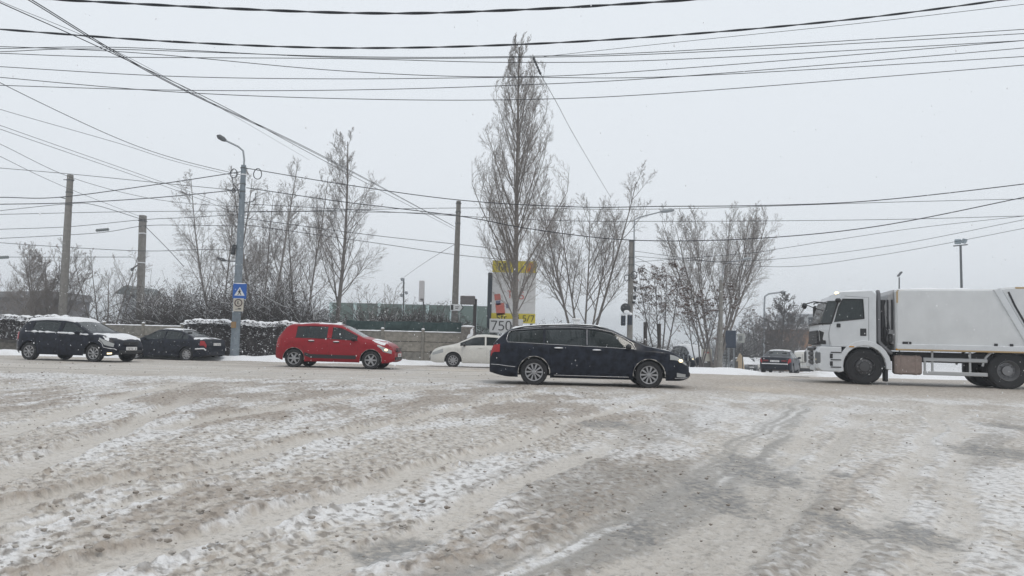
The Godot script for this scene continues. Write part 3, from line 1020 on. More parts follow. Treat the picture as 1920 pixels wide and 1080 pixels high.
	sp = spec_sedan()
	sp.paint = navy
	sp.W = 0.93
	sp.extras = [func(S, oo):
		var cr = MB.new()
		cr.box(Vector3(S.x0 - 0.05, 0.62, 0), Vector3(0.06, 0.05, 1.5), Basis(), 0.02)
		part(cr, "bumper_snow", snow, oo)
		for z in [0.52, -0.52]:
			var tl = MB.new()
			tl.box(Vector3(S.x0 - 0.02, 0.80, z), Vector3(0.05, 0.10, 0.30), Basis(), 0.02)
			part(tl, "tail_light", mat("tail_dark", 0.16, 0.012, 0.016, 0.15), oo)
		snow_on(S, oo, "roof_snow", -0.8, 0.3, 8.2, 0.03, 0.5, 4.0)]
	make_car(o, sp)
	# parked and snowed up
	o = thing("parked_car", "dark parked car with its windscreen buried in snow, beside the bare trees", "car", stand(1308, 53) + Vector3(0, 0.06, -1.8), deg_to_rad(-76))
	sp = spec_hatch()
	for q in sp.top: q[1] = q[1] * 1.06
	sp.paint = polo_paint
	sp.extras = [func(S, oo):
		snow_on(S, oo, "roof_snow", -1.7, 1.15, 8.0, 0.09, 0.9, 8.0)
		snow_on(S, oo, "bonnet_snow", 1.1, 1.95, 5.2, 0.07, 0.8, 18.0)]
	make_car(o, sp)
	var k = 0
	for q in [[1394, 88.0, "snow covered parked car far down the side street, nose towards us", -84.0], [1422, 92.0, "white snow covered parked car behind the black saloon in the side street", -92.0]]:
		o = thing("parked_car", q[2], "car", stand(q[0], q[1]), deg_to_rad(q[3]))
		sp = spec_sedan()
		sp.paint = mat("paint_grey", 0.12, 0.125, 0.135, 0.4) if k == 0 else white
		sp.extras = [func(S, oo):
			snow_on(S, oo, "roof_snow", -1.9, 1.3, 7.8, 0.09, 0.9, 8.0)
			snow_on(S, oo, "bonnet_snow", 1.2, 2.15, 5.2, 0.07, 0.8, 18.0)]
		make_car(o, sp)
		k += 1
	# white van in the side street
	o = thing("delivery_van", "small white van with snow on its roof, rear doors towards us in the side street", "van", stand(1508, 62), deg_to_rad(66))
	sp = spec_hatch()
	sp.top = [[-2.2, 1.5], [-2.18, 1.72], [-2.1, 1.80], [-1.0, 1.84], [0.3, 1.80], [0.7, 1.66], [1.35, 1.12], [1.5, 1.06], [2.0, 0.92], [2.15, 0.75], [2.2, 0.55]]
	sp.belt = [[-2.2, 1.1], [1.2, 1.02], [2.2, 0.7]]
	sp.W = 0.9; sp.x0 = -2.2; sp.x1 = 2.2; sp.wb = 2.68; sp.seams = [-0.2, 0.9]
	sp.windows = [[0.0, 0.95]]; sp.ws = [0.66, 1.32]; sp.rw = [-1.0, -0.98]
	sp.head = [1.7, 2.1, 3.2, 4.8]; sp.tail = [-2.19, -2.1, 2.2, 4.8]; sp.paint = white; sp.handles = [0.1]
	sp.extras = [func(S, oo):
		var rb = MB.new()
		rb.box(Vector3(S.x0 - 0.05, 0.42, 0), Vector3(0.12, 0.2, 1.6), Basis(), 0.03)
		part(rb, "rear_bumper", black, oo)
		var bar = MB.new()
		bar.box(Vector3(S.x0 - 0.04, 0.98, 0), Vector3(0.04, 0.05, 1.0), Basis(), 0.01)
		part(bar, "handle_bar", black, oo)
		var cap = MB.new()
		cap.box(Vector3(S.x0 - 0.035, 1.1, 0), Vector3(0.012, 1.0, 0.012))
		part(cap, "door_gap", black, oo)
		snow_on(S, oo, "roof_snow", -2.1, 0.5, 7.6, 0.07, 0.9, 8.0)]
	make_car(o, sp)

# ---------------------------------------------------------------- refuse truck
func build_truck():
	var o = thing("refuse_truck", "white refuse collection truck with a snowy hopper body and lit headlight", "truck", Vector3(10.82, 0.0, -24.2), deg_to_rad(167))
	var w = speckle("truck_white", 0.60, 0.62, 0.64, 0.06, 0.012, 0.7, 0.42)
	var bodyw = speckle("truck_body", 0.61, 0.625, 0.635, 0.07, 0.01, 0.4, 0.45)
	var black = mat("car_black", 0.018, 0.018, 0.02, 0.5)
	var dark = mat("truck_dark", 0.03, 0.03, 0.033, 0.7)
	var steel = mat("truck_steel", 0.42, 0.43, 0.44, 0.45, 0.3)
	var amber = mat("amber", 0.55, 0.26, 0.02, 0.25)
	var snow = mat("snow", 0.8, 0.81, 0.83, 0.9)
	var gl = glass("truck_glass", 0.025, 0.035, 0.036, 0.75)
	# local x forwards; s behind the axle = -x; right side of the truck is z < 0 side in the picture
	var hz = 1.20
	# cab shell: side walls with a window opening, roof, back, front below the windscreen
	var prof = [[-0.33, 1.12], [1.16, 1.12], [1.22, 1.30], [1.24, 1.62], [1.20, 1.80], [0.98, 2.50], [0.86, 2.66], [0.60, 2.76], [-0.22, 2.80], [-0.33, 2.70]]
	var win = [[0.0, 1.97], [0.84, 1.86], [0.72, 2.30], [0.60, 2.55], [0.03, 2.55]]
	var cab = MB.new()
	for side in [1.0, -1.0]:
		# wall pieces round the window
		var q = [
			[[-0.33, 1.12], [0.90, 1.12], [0.96, 1.30], [0.98, 1.62], [0.94, 1.80], [0.84, 1.86], [0.0, 1.97], [-0.33, 1.97]],
			[[-0.33, 1.97], [0.0, 1.97], [0.03, 2.55], [-0.33, 2.55]],
			[[-0.33, 2.55], [0.03, 2.55], [0.60, 2.55], [0.70, 2.55], [0.64, 2.66], [0.60, 2.76], [-0.22, 2.80], [-0.33, 2.70]],
			[[0.84, 1.86], [0.94, 1.80], [0.70, 2.55], [0.60, 2.55], [0.72, 2.30]]]
		for poly in q:
			var pv = PackedVector2Array()
			for p in poly: pv.append(Vector2(p[0], p[1]))
			var z1 = hz * side
			cab.prism(pv, minf(z1, z1 - 0.05 * side), maxf(z1, z1 - 0.05 * side), 0.0)
	var side_x = {1: 0.90, 2: 0.96, 3: 0.98, 4: 0.94, 5: 0.72, 6: 0.64, 7: 0.60}
	var ws = MB.new()
	for k in [1, 2, 3, 4, 5, 6, 7, 8, 9]:
		var a = prof[k]; var b = prof[(k + 1) % prof.size()]
		var za = 0.94 if k <= 6 else hz - 0.002
		var zb = 0.94 if k + 1 <= 6 else hz - 0.002
		var to = ws if k == 4 else cab
		to.quad(Vector3(a[0], a[1], za), Vector3(a[0], a[1], -za), Vector3(b[0], b[1], -zb), Vector3(b[0], b[1], zb))
		if k <= 6:
			for side in [1.0, -1.0]:
				var A = Vector3(a[0], a[1], za * side); var B = Vector3(b[0], b[1], zb * side)
				var D = Vector3(side_x[k], a[1], (hz - 0.002) * side); var E = Vector3(side_x[k + 1], b[1], (hz - 0.002) * side)
				if side > 0: to.quad(A, B, E, D)
				else: to.quad(A, D, E, B)
	part(cab, "cab", w, o)
	part(ws, "windshield", gl, o)
	var pil = MB.new()
	for side in [1.0, -1.0]:
		pil.tube(PackedVector3Array([Vector3(0.93, 1.80, 1.19 * side), Vector3(0.72, 2.50, 1.19 * side)]), 0.03, 6)
	pil.tube(PackedVector3Array([Vector3(0.93, 1.80, 1.19), Vector3(1.21, 1.80, 0.94), Vector3(1.21, 1.80, -0.94), Vector3(0.93, 1.80, -1.19)]), 0.03, 6)
	part(pil, "windshield_frame", black, o)
	for side in [1.0, -1.0]:
		var sw = MB.new()
		var pv = PackedVector2Array()
		for p in win: pv.append(Vector2(p[0], p[1]))
		sw.prism(pv, hz * side - 0.03 * side - 0.004, hz * side - 0.03 * side + 0.004, 0.0)
		part(sw, "side_window", gl, o)
		var seal = MB.new()
		var sp = PackedVector3Array()
		for p in win + [win[0]]: sp.append(Vector3(p[0], p[1], hz * side))
		seal.tube(sp, 0.016, 5)
		part(seal, "window_seal", black, o)
		var door = MB.new()
		door.tube(PackedVector3Array([Vector3(-0.12, 1.25, hz * side), Vector3(-0.13, 2.6, hz * side), Vector3(0.55, 2.64, hz * side)]), 0.007, 4)
		door.tube(PackedVector3Array([Vector3(0.98, 1.14, hz * side), Vector3(1.0, 1.5, hz * side), Vector3(0.93, 1.85, hz * side)]), 0.007, 4)
		part(door, "door_seam", mat("seam_grey", 0.2, 0.21, 0.22, 0.7), o)
		var hd = MB.new()
		hd.box(Vector3(0.03, 1.56, hz * side), Vector3(0.17, 0.22, 0.03), Basis(), 0.03)
		part(hd, "door_handle", black, o)
		var ln = MB.new()
		ln.box(Vector3(0.72, 1.75, (hz + 0.01) * side), Vector3(0.11, 0.12, 0.05), Basis(), 0.03)
		part(ln, "side_lamp", black, o)
		# mirrors
		var mi = MB.new()
		mi.tube(PackedVector3Array([Vector3(0.86, 2.56, hz * side), Vector3(1.02, 2.56, (hz + 0.22) * side), Vector3(1.02, 2.5, (hz + 0.24) * side)]), 0.02, 6)
		mi.box(Vector3(0.98, 2.22, (hz + 0.24) * side), Vector3(0.14, 0.5, 0.2), Basis(), 0.04)
		if side < 0:
			mi = MB.new()
			mi.box(Vector3(0.74, 2.50, -hz - 0.06), Vector3(0.16, 0.13, 0.14), Basis(), 0.04)
		part(mi, "wing_mirror", black, o)
	var fm = MB.new()
	fm.tube(PackedVector3Array([Vector3(1.0, 2.45, -0.7), Vector3(1.35, 2.48, -0.8), Vector3(1.6, 2.40, -0.85)]), 0.02, 6)
	fm.ball(Vector3(1.64, 2.34, -0.85), Vector3(0.08, 0.10, 0.11))
	fm.tube(PackedVector3Array([Vector3(1.1, 2.2, -0.9), Vector3(1.4, 2.3, -0.86), Vector3(1.6, 2.38, -0.85)]), 0.014, 6)
	part(fm, "front_mirror", black, o)
	var wi = MB.new()
	wi.tube(PackedVector3Array([Vector3(1.24, 1.80, -1.0), Vector3(1.26, 1.83, -0.2), Vector3(1.26, 1.80, 0.8)]), 0.03, 6)
	part(wi, "wiper", black, o)
	# cab inside
	var ins = MB.new()
	ins.box(Vector3(0.95, 1.72, 0), Vector3(0.4, 0.2, 2.1), Basis(), 0.05)
	ins.box(Vector3(-0.3, 1.95, 0), Vector3(0.05, 1.5, 2.2))
	for z in [-0.7, 0.7]:
		ins.box(Vector3(0.05, 1.85, z), Vector3(0.16, 0.8, 0.5), Basis(Vector3(0, 0, 1), 0.15), 0.05)
		ins.box(Vector3(0.3, 1.45, z), Vector3(0.5, 0.16, 0.5), Basis(), 0.05)
	part(ins, "cab_interior", mat("truck_inside", 0.06, 0.06, 0.062, 0.9), o)
	# front: upper grille, lower grille, bumper, lamps, steps
	var gr = MB.new()
	for k in 5:
		gr.box(Vector3(1.25, 1.22 + 0.085 * k, 0), Vector3(0.06, 0.075, 1.80 - 0.05 * k), Basis(), 0.012)
	gr.prism(PackedVector2Array([Vector2(1.14, 1.14), Vector2(1.245, 1.20), Vector2(1.262, 1.56), Vector2(1.14, 1.66)]), -0.93, 0.93, 0.02)
	part(gr, "grille", black, o)
	for side in [1.0, -1.0]:
		var cg = MB.new()
		cg.quad(Vector3(1.20, 1.18, 0.955 * side), Vector3(1.06, 1.18, 1.09 * side), Vector3(1.08, 1.52, 1.09 * side), Vector3(1.235, 1.60, 0.955 * side)) if side < 0 else cg.quad(Vector3(1.06, 1.18, 1.09), Vector3(1.20, 1.18, 0.955), Vector3(1.235, 1.60, 0.955), Vector3(1.08, 1.52, 1.09))
		part(cg, "grille_corner", black, o)
	var bum = MB.new()
	var bp = PackedVector2Array([Vector2(0.64, 0.36), Vector2(1.18, 0.36), Vector2(1.32, 0.46), Vector2(1.33, 0.98), Vector2(1.24, 1.11), Vector2(0.64, 1.11)])
	for side in [1.0, -1.0]:
		bum.prism(bp, 0.82 * side - 0.40, 0.82 * side + 0.40, 0.03)
	bum.box(Vector3(1.05, 0.45, 0), Vector3(0.5, 0.18, 1.0), Basis(), 0.02)
	part(bum, "bumper", w, o)
	var lg = MB.new()
	for k in 4:
		lg.box(Vector3(1.30, 0.62 + 0.135 * k, 0), Vector3(0.08, 0.10, 1.0 + 0.5 * float(k == 3)), Basis(), 0.015)
	part(lg, "lower_grille", black, o)
	for side in [1.0, -1.0]:
		var hl = MB.new()
		hl.box(Vector3(1.27, 0.77, 1.10 * side), Vector3(0.17, 0.38, 0.26), Basis(Vector3(0, 1, 0), 0.3 * side), 0.04)
		part(hl, "headlight", mat("truck_lamp", 0.12, 0.125, 0.13, 0.15), o)
		var bulb = MB.new()
		bulb.ball(Vector3(1.31, 0.72, 1.16 * side), Vector3(0.065, 0.06, 0.06))
		part(bulb, "headlight_bulb", lamp_mat(), o)
		lamp_glow(o, Vector3(1.42, 0.72, 1.16 * side))
		var stp = MB.new()
		for k in 3:
			stp.box(Vector3(0.80, 0.50 + 0.22 * k, 1.215 * side), Vector3(0.30, 0.03, 0.05), Basis(), 0.01)
		for k in 2:
			stp.box(Vector3(0.93, 0.60 + 0.23 * k, 1.222 * side), Vector3(0.08, 0.14, 0.02), Basis(), 0.01)
		part(stp, "step", black, o)
		# front mudguard
		var mg = MB.new()
		var a0 = MB.new()
		var poly = PackedVector2Array()
		for k in 15:
			var a = lerpf(-0.25, PI + 0.1, k / 14.0)
			poly.append(Vector2(cos(a) * 0.74, 0.54 + sin(a) * 0.78))
		for k in 15:
			var a = lerpf(PI + 0.1, -0.25, k / 14.0)
			poly.append(Vector2(cos(a) * 0.60, 0.54 + sin(a) * 0.62))
		mg.prism(poly, minf(0.72 * side, 1.225 * side), maxf(0.72 * side, 1.225 * side), 0.015)
		part(mg, "mudguard", w, o)
		var ind = MB.new()
		ind.box(Vector3(0.36, 1.12, 1.23 * side), Vector3(0.14, 0.035, 0.02), Basis(), 0.008)
		part(ind, "indicator", amber, o)
		for x in [-0.9, -3.3]:
			var mk = MB.new()
			mk.box(Vector3(x, 1.07, 1.25 * side), Vector3(0.10, 0.06, 0.04), Basis(), 0.01)
			part(mk, "marker_lamp", amber, o)
	var rl = MB.new()
	rl.ball(Vector3(0.72, 2.74, -0.95), Vector3(0.07, 0.05, 0.06))
	part(rl, "roof_lamp", lamp_mat(), o)
	# exhaust stack and gear behind the cab
	var ex = MB.new()
	ex.tube(PackedVector3Array([Vector3(-0.42, 2.80, -1.02), Vector3(-0.42, 2.72, -1.1), Vector3(-0.42, 1.3, -1.1), Vector3(-0.55, 1.12, -1.1), Vector3(-0.78, 0.95, -1.05)]), 0.06, 10)
	part(ex, "exhaust_stack", mat("exhaust", 0.16, 0.16, 0.17, 0.5, 0.5), o)
	var pk = MB.new()
	pk.box(Vector3(-0.58, 1.75, -0.2), Vector3(0.16, 1.6, 1.6), Basis(), 0.03)
	pk.box(Vector3(-0.62, 1.55, -1.0), Vector3(0.10, 0.35, 0.14), Basis(), 0.03)
	pk.box(Vector3(-0.74, 1.4, -1.08), Vector3(0.12, 0.26, 0.1), Basis(), 0.03)
	pk.tube(PackedVector3Array([Vector3(-0.66, 2.1, -1.02), Vector3(-0.7, 1.7, -1.12), Vector3(-0.62, 1.35, -1.1), Vector3(-0.72, 1.1, -1.05)]), 0.025, 6)
	part(pk, "hydraulic_gear", dark, o)
	# chassis
	var chs = MB.new()
	for z in [-0.42, 0.42]: chs.box(Vector3(-2.2, 0.88, z), Vector3(6.6, 0.26, 0.1), Basis(), 0.01)
	chs.box(Vector3(0.2, 0.9, 0), Vector3(1.6, 0.4, 1.2), Basis(), 0.05)
	chs.box(Vector3(-2.2, 0.86, 0), Vector3(2.6, 0.3, 1.9), Basis(), 0.03)
	chs.tube(PackedVector3Array([Vector3(0, 0.53, -1.0), Vector3(0, 0.53, 1.0)]), 0.09, 8)
	chs.tube(PackedVector3Array([Vector3(-3.86, 0.53, -1.0), Vector3(-3.86, 0.53, 1.0)]), 0.12, 8)
	part(chs, "chassis", dark, o)
	# hopper body: bevelled front, long smooth box, tilted tailgate
	var bodym = MB.new()
	var bpoly = PackedVector2Array([Vector2(-4.46, 1.06), Vector2(-0.86, 1.06), Vector2(-0.86, 2.78), Vector2(-0.95, 2.86), Vector2(-3.45, 2.88), Vector2(-3.56, 2.84)])
	bodym.prism(bpoly, -1.24, 1.24, 0.05)
	part(bodym, "hopper_body", bodyw, o)
	var fp = MB.new()
	fp.prism(PackedVector2Array([Vector2(-0.87, 1.2), Vector2(-0.66, 1.3), Vector2(-0.60, 2.35), Vector2(-0.70, 2.70), Vector2(-0.87, 2.86)]), -1.05, 1.05, 0.03)
	part(fp, "hopper_front", speckle("truck_front", 0.36, 0.36, 0.37, 0.2, 0.02, 1.0, 0.6), o)
	for x in [-0.68, -0.80]:
		var slot = MB.new()
		slot.box(Vector3(x, 2.1, -1.06), Vector3(0.05, 0.9, 0.04), Basis(), 0.005)
		part(slot, "slot", dark, o)
	var tg = MB.new()
	tg.prism(PackedVector2Array([Vector2(-5.9, 0.95), Vector2(-4.56, 0.95), Vector2(-4.50, 1.2), Vector2(-3.64, 2.88), Vector2(-3.80, 2.94), Vector2(-5.2, 2.94), Vector2(-5.9, 2.3)]), -1.22, 1.22, 0.05)
	part(tg, "tailgate", bodyw, o)
	var rib = MB.new()
	for side in [1.0, -1.0]:
		rib.prism(PackedVector2Array([Vector2(-4.55, 1.12), Vector2(-4.36, 1.12), Vector2(-3.46, 2.86), Vector2(-3.64, 2.92)]), 1.235 * side - 0.04, 1.235 * side + 0.04, 0.02)
	part(rib, "tailgate_rib", w, o)
	var gap = MB.new()
	for side in [1.0, -1.0]:
		gap.tube(PackedVector3Array([Vector3(-3.86, 2.80, 1.225 * side), Vector3(-4.02, 2.4, 1.225 * side), Vector3(-4.55, 1.35, 1.225 * side)]), 0.028, 6)
	part(gap, "tailgate_seal", dark, o)
	for side in [1.0, -1.0]:
		var rail = MB.new()
		rail.box(Vector3(-2.62, 1.16, 1.25 * side), Vector3(3.5, 0.16, 0.05), Basis(), 0.015)
		part(rail, "body_rail", w, o)
	var tape = MB.new()
	for side in [1.0, -1.0]:
		tape.box(Vector3(-2.64, 1.07, 1.262 * side), Vector3(3.5, 0.05, 0.03), Basis(), 0.008)
		tape.box(Vector3(-0.90, 2.62, 1.245 * side), Vector3(0.045, 0.34, 0.015))
		tape.box(Vector3(-1.0, 2.81, 1.215 * side), Vector3(0.18, 0.03, 0.03))
		tape.box(Vector3(-4.3, 2.92, 1.2 * side), Vector3(0.5, 0.05, 0.04))
	part(tape, "reflective_tape", mat("tape", 0.42, 0.30, 0.16, 0.5), o)
	for x in [-1.15, -3.5, -3.9]:
		var lt = MB.new()
		lt.box(Vector3(x, 1.27, -1.262), Vector3(0.24 if x > -2 else 0.09, 0.07, 0.03), Basis(), 0.01)
		part(lt, "latch", dark, o)
	# snow on top
	for q in [[[-0.30, 0.62], 2.79, "cab_roof_snow", 1.08], [[-3.5, -0.92], 2.87, "hopper_snow", 1.2]]:
		var mb = MB.new()
		var pts = []
		for u in 25:
			for v in 13:
				var x = lerpf(q[0][0], q[0][1], u / 24.0); var z = lerpf(-q[3], q[3], v / 12.0)
				var e = minf(1.0, minf(minf(u, 24 - u), minf(v, 12 - v)) / 1.5)
				pts.append(Vector3(x, q[1] - 0.03 + e * (0.075 + 0.05 * n_mid.get_noise_2d(x * 1.5, z * 1.5 + 9.0)), z))
		smooth_grid(mb, pts, 25, 13, no_skip, true)
		part(mb, q[2], snow, o)
	# tank, side guard, flap
	for side in [-1.0]:
		var tk = MB.new()
		tk.box(Vector3(-1.2, 0.62, 1.02 * side), Vector3(0.74, 0.56, 0.4), Basis(), 0.05)
		for x in [-1.0, -1.4]: tk.box(Vector3(x, 0.62, 1.02 * side), Vector3(0.05, 0.58, 0.42), Basis(), 0.01)
		part(tk, "side_tank", speckle("truck_tank", 0.235, 0.185, 0.165, 0.2, 0.02, 1.2, 0.6), o)
		var sg = MB.new()
		for y in [0.40, 0.80]: sg.box(Vector3(-2.46, y, 1.14 * side), Vector3(1.70, 0.11, 0.05), Basis(), 0.015)
		for x in [-1.66, -1.86, -2.86]: sg.box(Vector3(x, 0.72 if x < -1.7 else 0.6, 1.12 * side), Vector3(0.06, 0.7 if x < -1.7 else 0.44, 0.05), Basis(), 0.012)
		part(sg, "side_guard", steel, o)
	var fl = MB.new()
	fl.box(Vector3(-0.62, 0.36, -0.95), Vector3(0.10, 0.5, 0.3), Basis(), 0.02)
	fl.box(Vector3(-0.55, 0.7, -0.8), Vector3(0.4, 0.5, 0.5), Basis(), 0.05)
	part(fl, "mud_flap", black, o)
	for side in [1.0, -1.0]:
		var rm = MB.new()
		var pts = PackedVector3Array()
		for k in 13:
			var a = lerpf(0.1, PI - 0.1, k / 12.0)
			pts.append(Vector3(-3.86 + cos(a) * 0.68, 0.58 + sin(a) * 0.62, 1.12 * side))
		rm.tube(pts, 0.035, 6)
		part(rm, "rear_mudguard", steel, o)
	# wheels: a deep dish steel wheel
	for q in [[0.0, 1.02, 0.30, 1], [-3.86, 0.98, 0.56, 2]]:
		for side in [1.0, -1.0]:
			var wn = Node3D.new()
			wn.name = "wheel"
			o.add_child(wn, true)
			wn.position = Vector3(q[0], 0.53, q[1] * side)
			wn.rotation.y = 0.0 if side > 0 else PI
			var ty = MB.new(); var rm = MB.new(); var nb = MB.new()
			var hw = 0.15
			for t in q[3]:
				var zc = 0.0 if t == 0 else -0.34
				ty.lathe(PackedVector2Array([Vector2(0.30, zc - hw), Vector2(0.46, zc - hw), Vector2(0.515, zc - hw * 0.8), Vector2(0.53, zc - hw * 0.55), Vector2(0.53, zc + hw * 0.55), Vector2(0.515, zc + hw * 0.8), Vector2(0.46, zc + hw), Vector2(0.30, zc + hw * 0.9)]), 32)
			if q[3] == 1:
				rm.lathe(PackedVector2Array([Vector2(0.30, 0.13), Vector2(0.285, 0.15), Vector2(0.26, 0.10), Vector2(0.22, 0.14), Vector2(0.16, 0.16), Vector2(0.14, 0.20), Vector2(0, 0.21)]), 24)
			else:
				rm.lathe(PackedVector2Array([Vector2(0.30, 0.13), Vector2(0.285, 0.15), Vector2(0.26, 0.06), Vector2(0.23, -0.02), Vector2(0.15, -0.02), Vector2(0.14, 0.08), Vector2(0, 0.09)]), 24)
			for k in 10:
				var a = TAU * k / 10
				nb.ball(Vector3(cos(a) * 0.185, sin(a) * 0.185, 0.155 if q[3] == 1 else 0.0), Vector3(0.018, 0.018, 0.025), 4, 6)
			part(ty, "tyre", speckle("tyre", 0.022, 0.022, 0.024, 0.5, 0.05, 5.0, 0.85), wn)
			part(rm, "rim", mat("truck_rim", 0.07, 0.07, 0.074, 0.5, 0.3) if q[3] == 1 else mat("truck_rim_rear", 0.22, 0.22, 0.23, 0.5, 0.4), wn)
			part(nb, "wheel_nut", mat("nut", 0.25, 0.25, 0.26, 0.4, 0.6), wn)

# ---------------------------------------------------------------- trees
func rdir(a: Vector3, ang: float) -> Vector3:
	var s = a.cross(Vector3(rng.randf_range(-1, 1), rng.randf_range(-1, 1), rng.randf_range(-1, 1))).normalized()
	return (a * cos(ang) + s * sin(ang)).normalized()

func grow(mb: MB, p: Vector3, dir: Vector3, L: float, r: float, lvl: int, T: Dictionary):
	var last = int(T.levels)
	var segs = 7 if lvl == 0 else (5 if lvl == 1 else (4 if lvl < last else 2))
	var pts = PackedVector3Array([p]); var rad = [r]
	var d = dir
	var wig: float = T.wiggle * (0.4 if lvl == 0 else 1.0)
	var dirs = [d]
	for k in segs:
		d = (d + Vector3(rng.randf_range(-1, 1), rng.randf_range(-0.6, 0.6), rng.randf_range(-1, 1)) * wig + Vector3.UP * T.up[mini(lvl, T.up.size() - 1)]).normalized()
		if T.has("env") and lvl <= 2:
			var out = Vector3(p.x, 0, p.z)
			var lim = lin(T.env, p.y)
			if out.length() > lim * 0.85: d = (d - out.normalized() * 0.38 * clampf((out.length() / lim - 0.85) / 0.25, 0.0, 1.0) + Vector3.UP * 0.05).normalized()
		p += d * L / segs
		pts.append(p); dirs.append(d)
		rad.append(maxf(T.thin, r * (1.0 - (k + 1.0) / segs * (0.82 if lvl < last else 0.6))))
	var to: MB = T.trunk if lvl <= int(T.get("trunk_levels", 0)) else mb
	to.tube(pts, rad, 7 if lvl == 0 else (5 if lvl == 1 else 3), false)
	if T.has("ends") and lvl == last: T.ends.append(p)
	if lvl >= last: return
	var cnt: int = T.n[lvl]
	for k in cnt:
		var t0: float = T.start[lvl]
		var t = t0 + (1.0 - t0) * (k + rng.randf()) / cnt
		var f = t * segs
		var q = mini(int(f), segs - 1)
		var pos = pts[q].lerp(pts[q + 1], f - q)
		var rr = lerpf(rad[q], rad[q + 1], f - q)
		var ang = deg_to_rad(T.ang[lvl] * rng.randf_range(0.75, 1.25))
		var ll: float = L * T.ratio[lvl] * rng.randf_range(0.7, 1.2)
		if lvl == 0 and T.has("shape"): ll = lin(T.shape, t) * rng.randf_range(0.75, 1.15)
		else: ll *= 1.0 - 0.55 * t
		grow(mb, pos, rdir(dirs[q + 1], ang), ll, maxf(T.thin, minf(rr * 0.72, ll * T.get("thick", 0.0095) + 0.0025)), lvl + 1, T)

func tree_at(called: String, label: String, pos: Vector3, group: String, T: Dictionary, H: float, r: float, stems = 1, spread = 0.0, tint = Color(0.215, 0.197, 0.185), lean = Vector3.ZERO) -> Node3D:
	var o = thing(called, label, "tree", pos, 0.0, group)
	var mb = MB.new()
	T.trunk = MB.new()
	for s in stems:
		var a = TAU * s / stems + rng.randf() * 0.8
		var dr = (Vector3.UP + Vector3(cos(a), 0, sin(a) * 0.7) * spread * rng.randf_range(0.6, 1.2) + lean).normalized()
		grow(mb, Vector3(0, -0.3, 0) if stems == 1 else Vector3(cos(a), -0.3, sin(a)) * 0.12 * (1 if T.trunk_h <= 0 else 0) + Vector3(0, T.trunk_h, 0), dr, H * (rng.randf_range(0.82, 1.0) if s > 0 else 1.0), r * (rng.randf_range(0.7, 1.0) if s > 0 else 1.0), 0, T)
	if T.trunk_h > 0:
		T.trunk.tube(PackedVector3Array([Vector3(0, -0.3, 0), Vector3(0.03, T.trunk_h * 0.5, 0), Vector3(0, T.trunk_h + 0.15, 0)]), [r * 1.9, r * 1.5, r * 1.5], 8)
	var bk = "bark_%d" % int(tint.r * 1000)
	part(T.trunk, "trunk", speckle(bk, tint.r, tint.g, tint.b, 0.45, 0.04, 1.5, 0.95), o)
	part(mb, "crown", mat(bk + "_twig", tint.r * 1.1, tint.g * 1.08, tint.b * 1.06, 0.95), o)
	return o

func flecks(mb: MB, ce: Vector3, s: float, nn: int, spread: Vector3):
	# small bent leaf faces scattered in an ellipsoid
	for k in nn:
		var p = ce + Vector3(rng.randfn(), rng.randfn(), rng.randfn()) * 0.5 * spread
		leaf(mb, p, s * rng.randf_range(0.6, 1.4))

func leaf(mb: MB, p: Vector3, s: float):
	var b = Basis.from_euler(Vector3(rng.randf() * TAU, rng.randf() * TAU, rng.randf() * TAU))
	var x = b.x * s; var y = b.y * s * 0.6; var z = b.z * s * 0.25
	mb.tri(p - x, p - y * 0.8 + z, p + x)
	mb.tri(p - x, p + x, p + y * 0.8 + z)

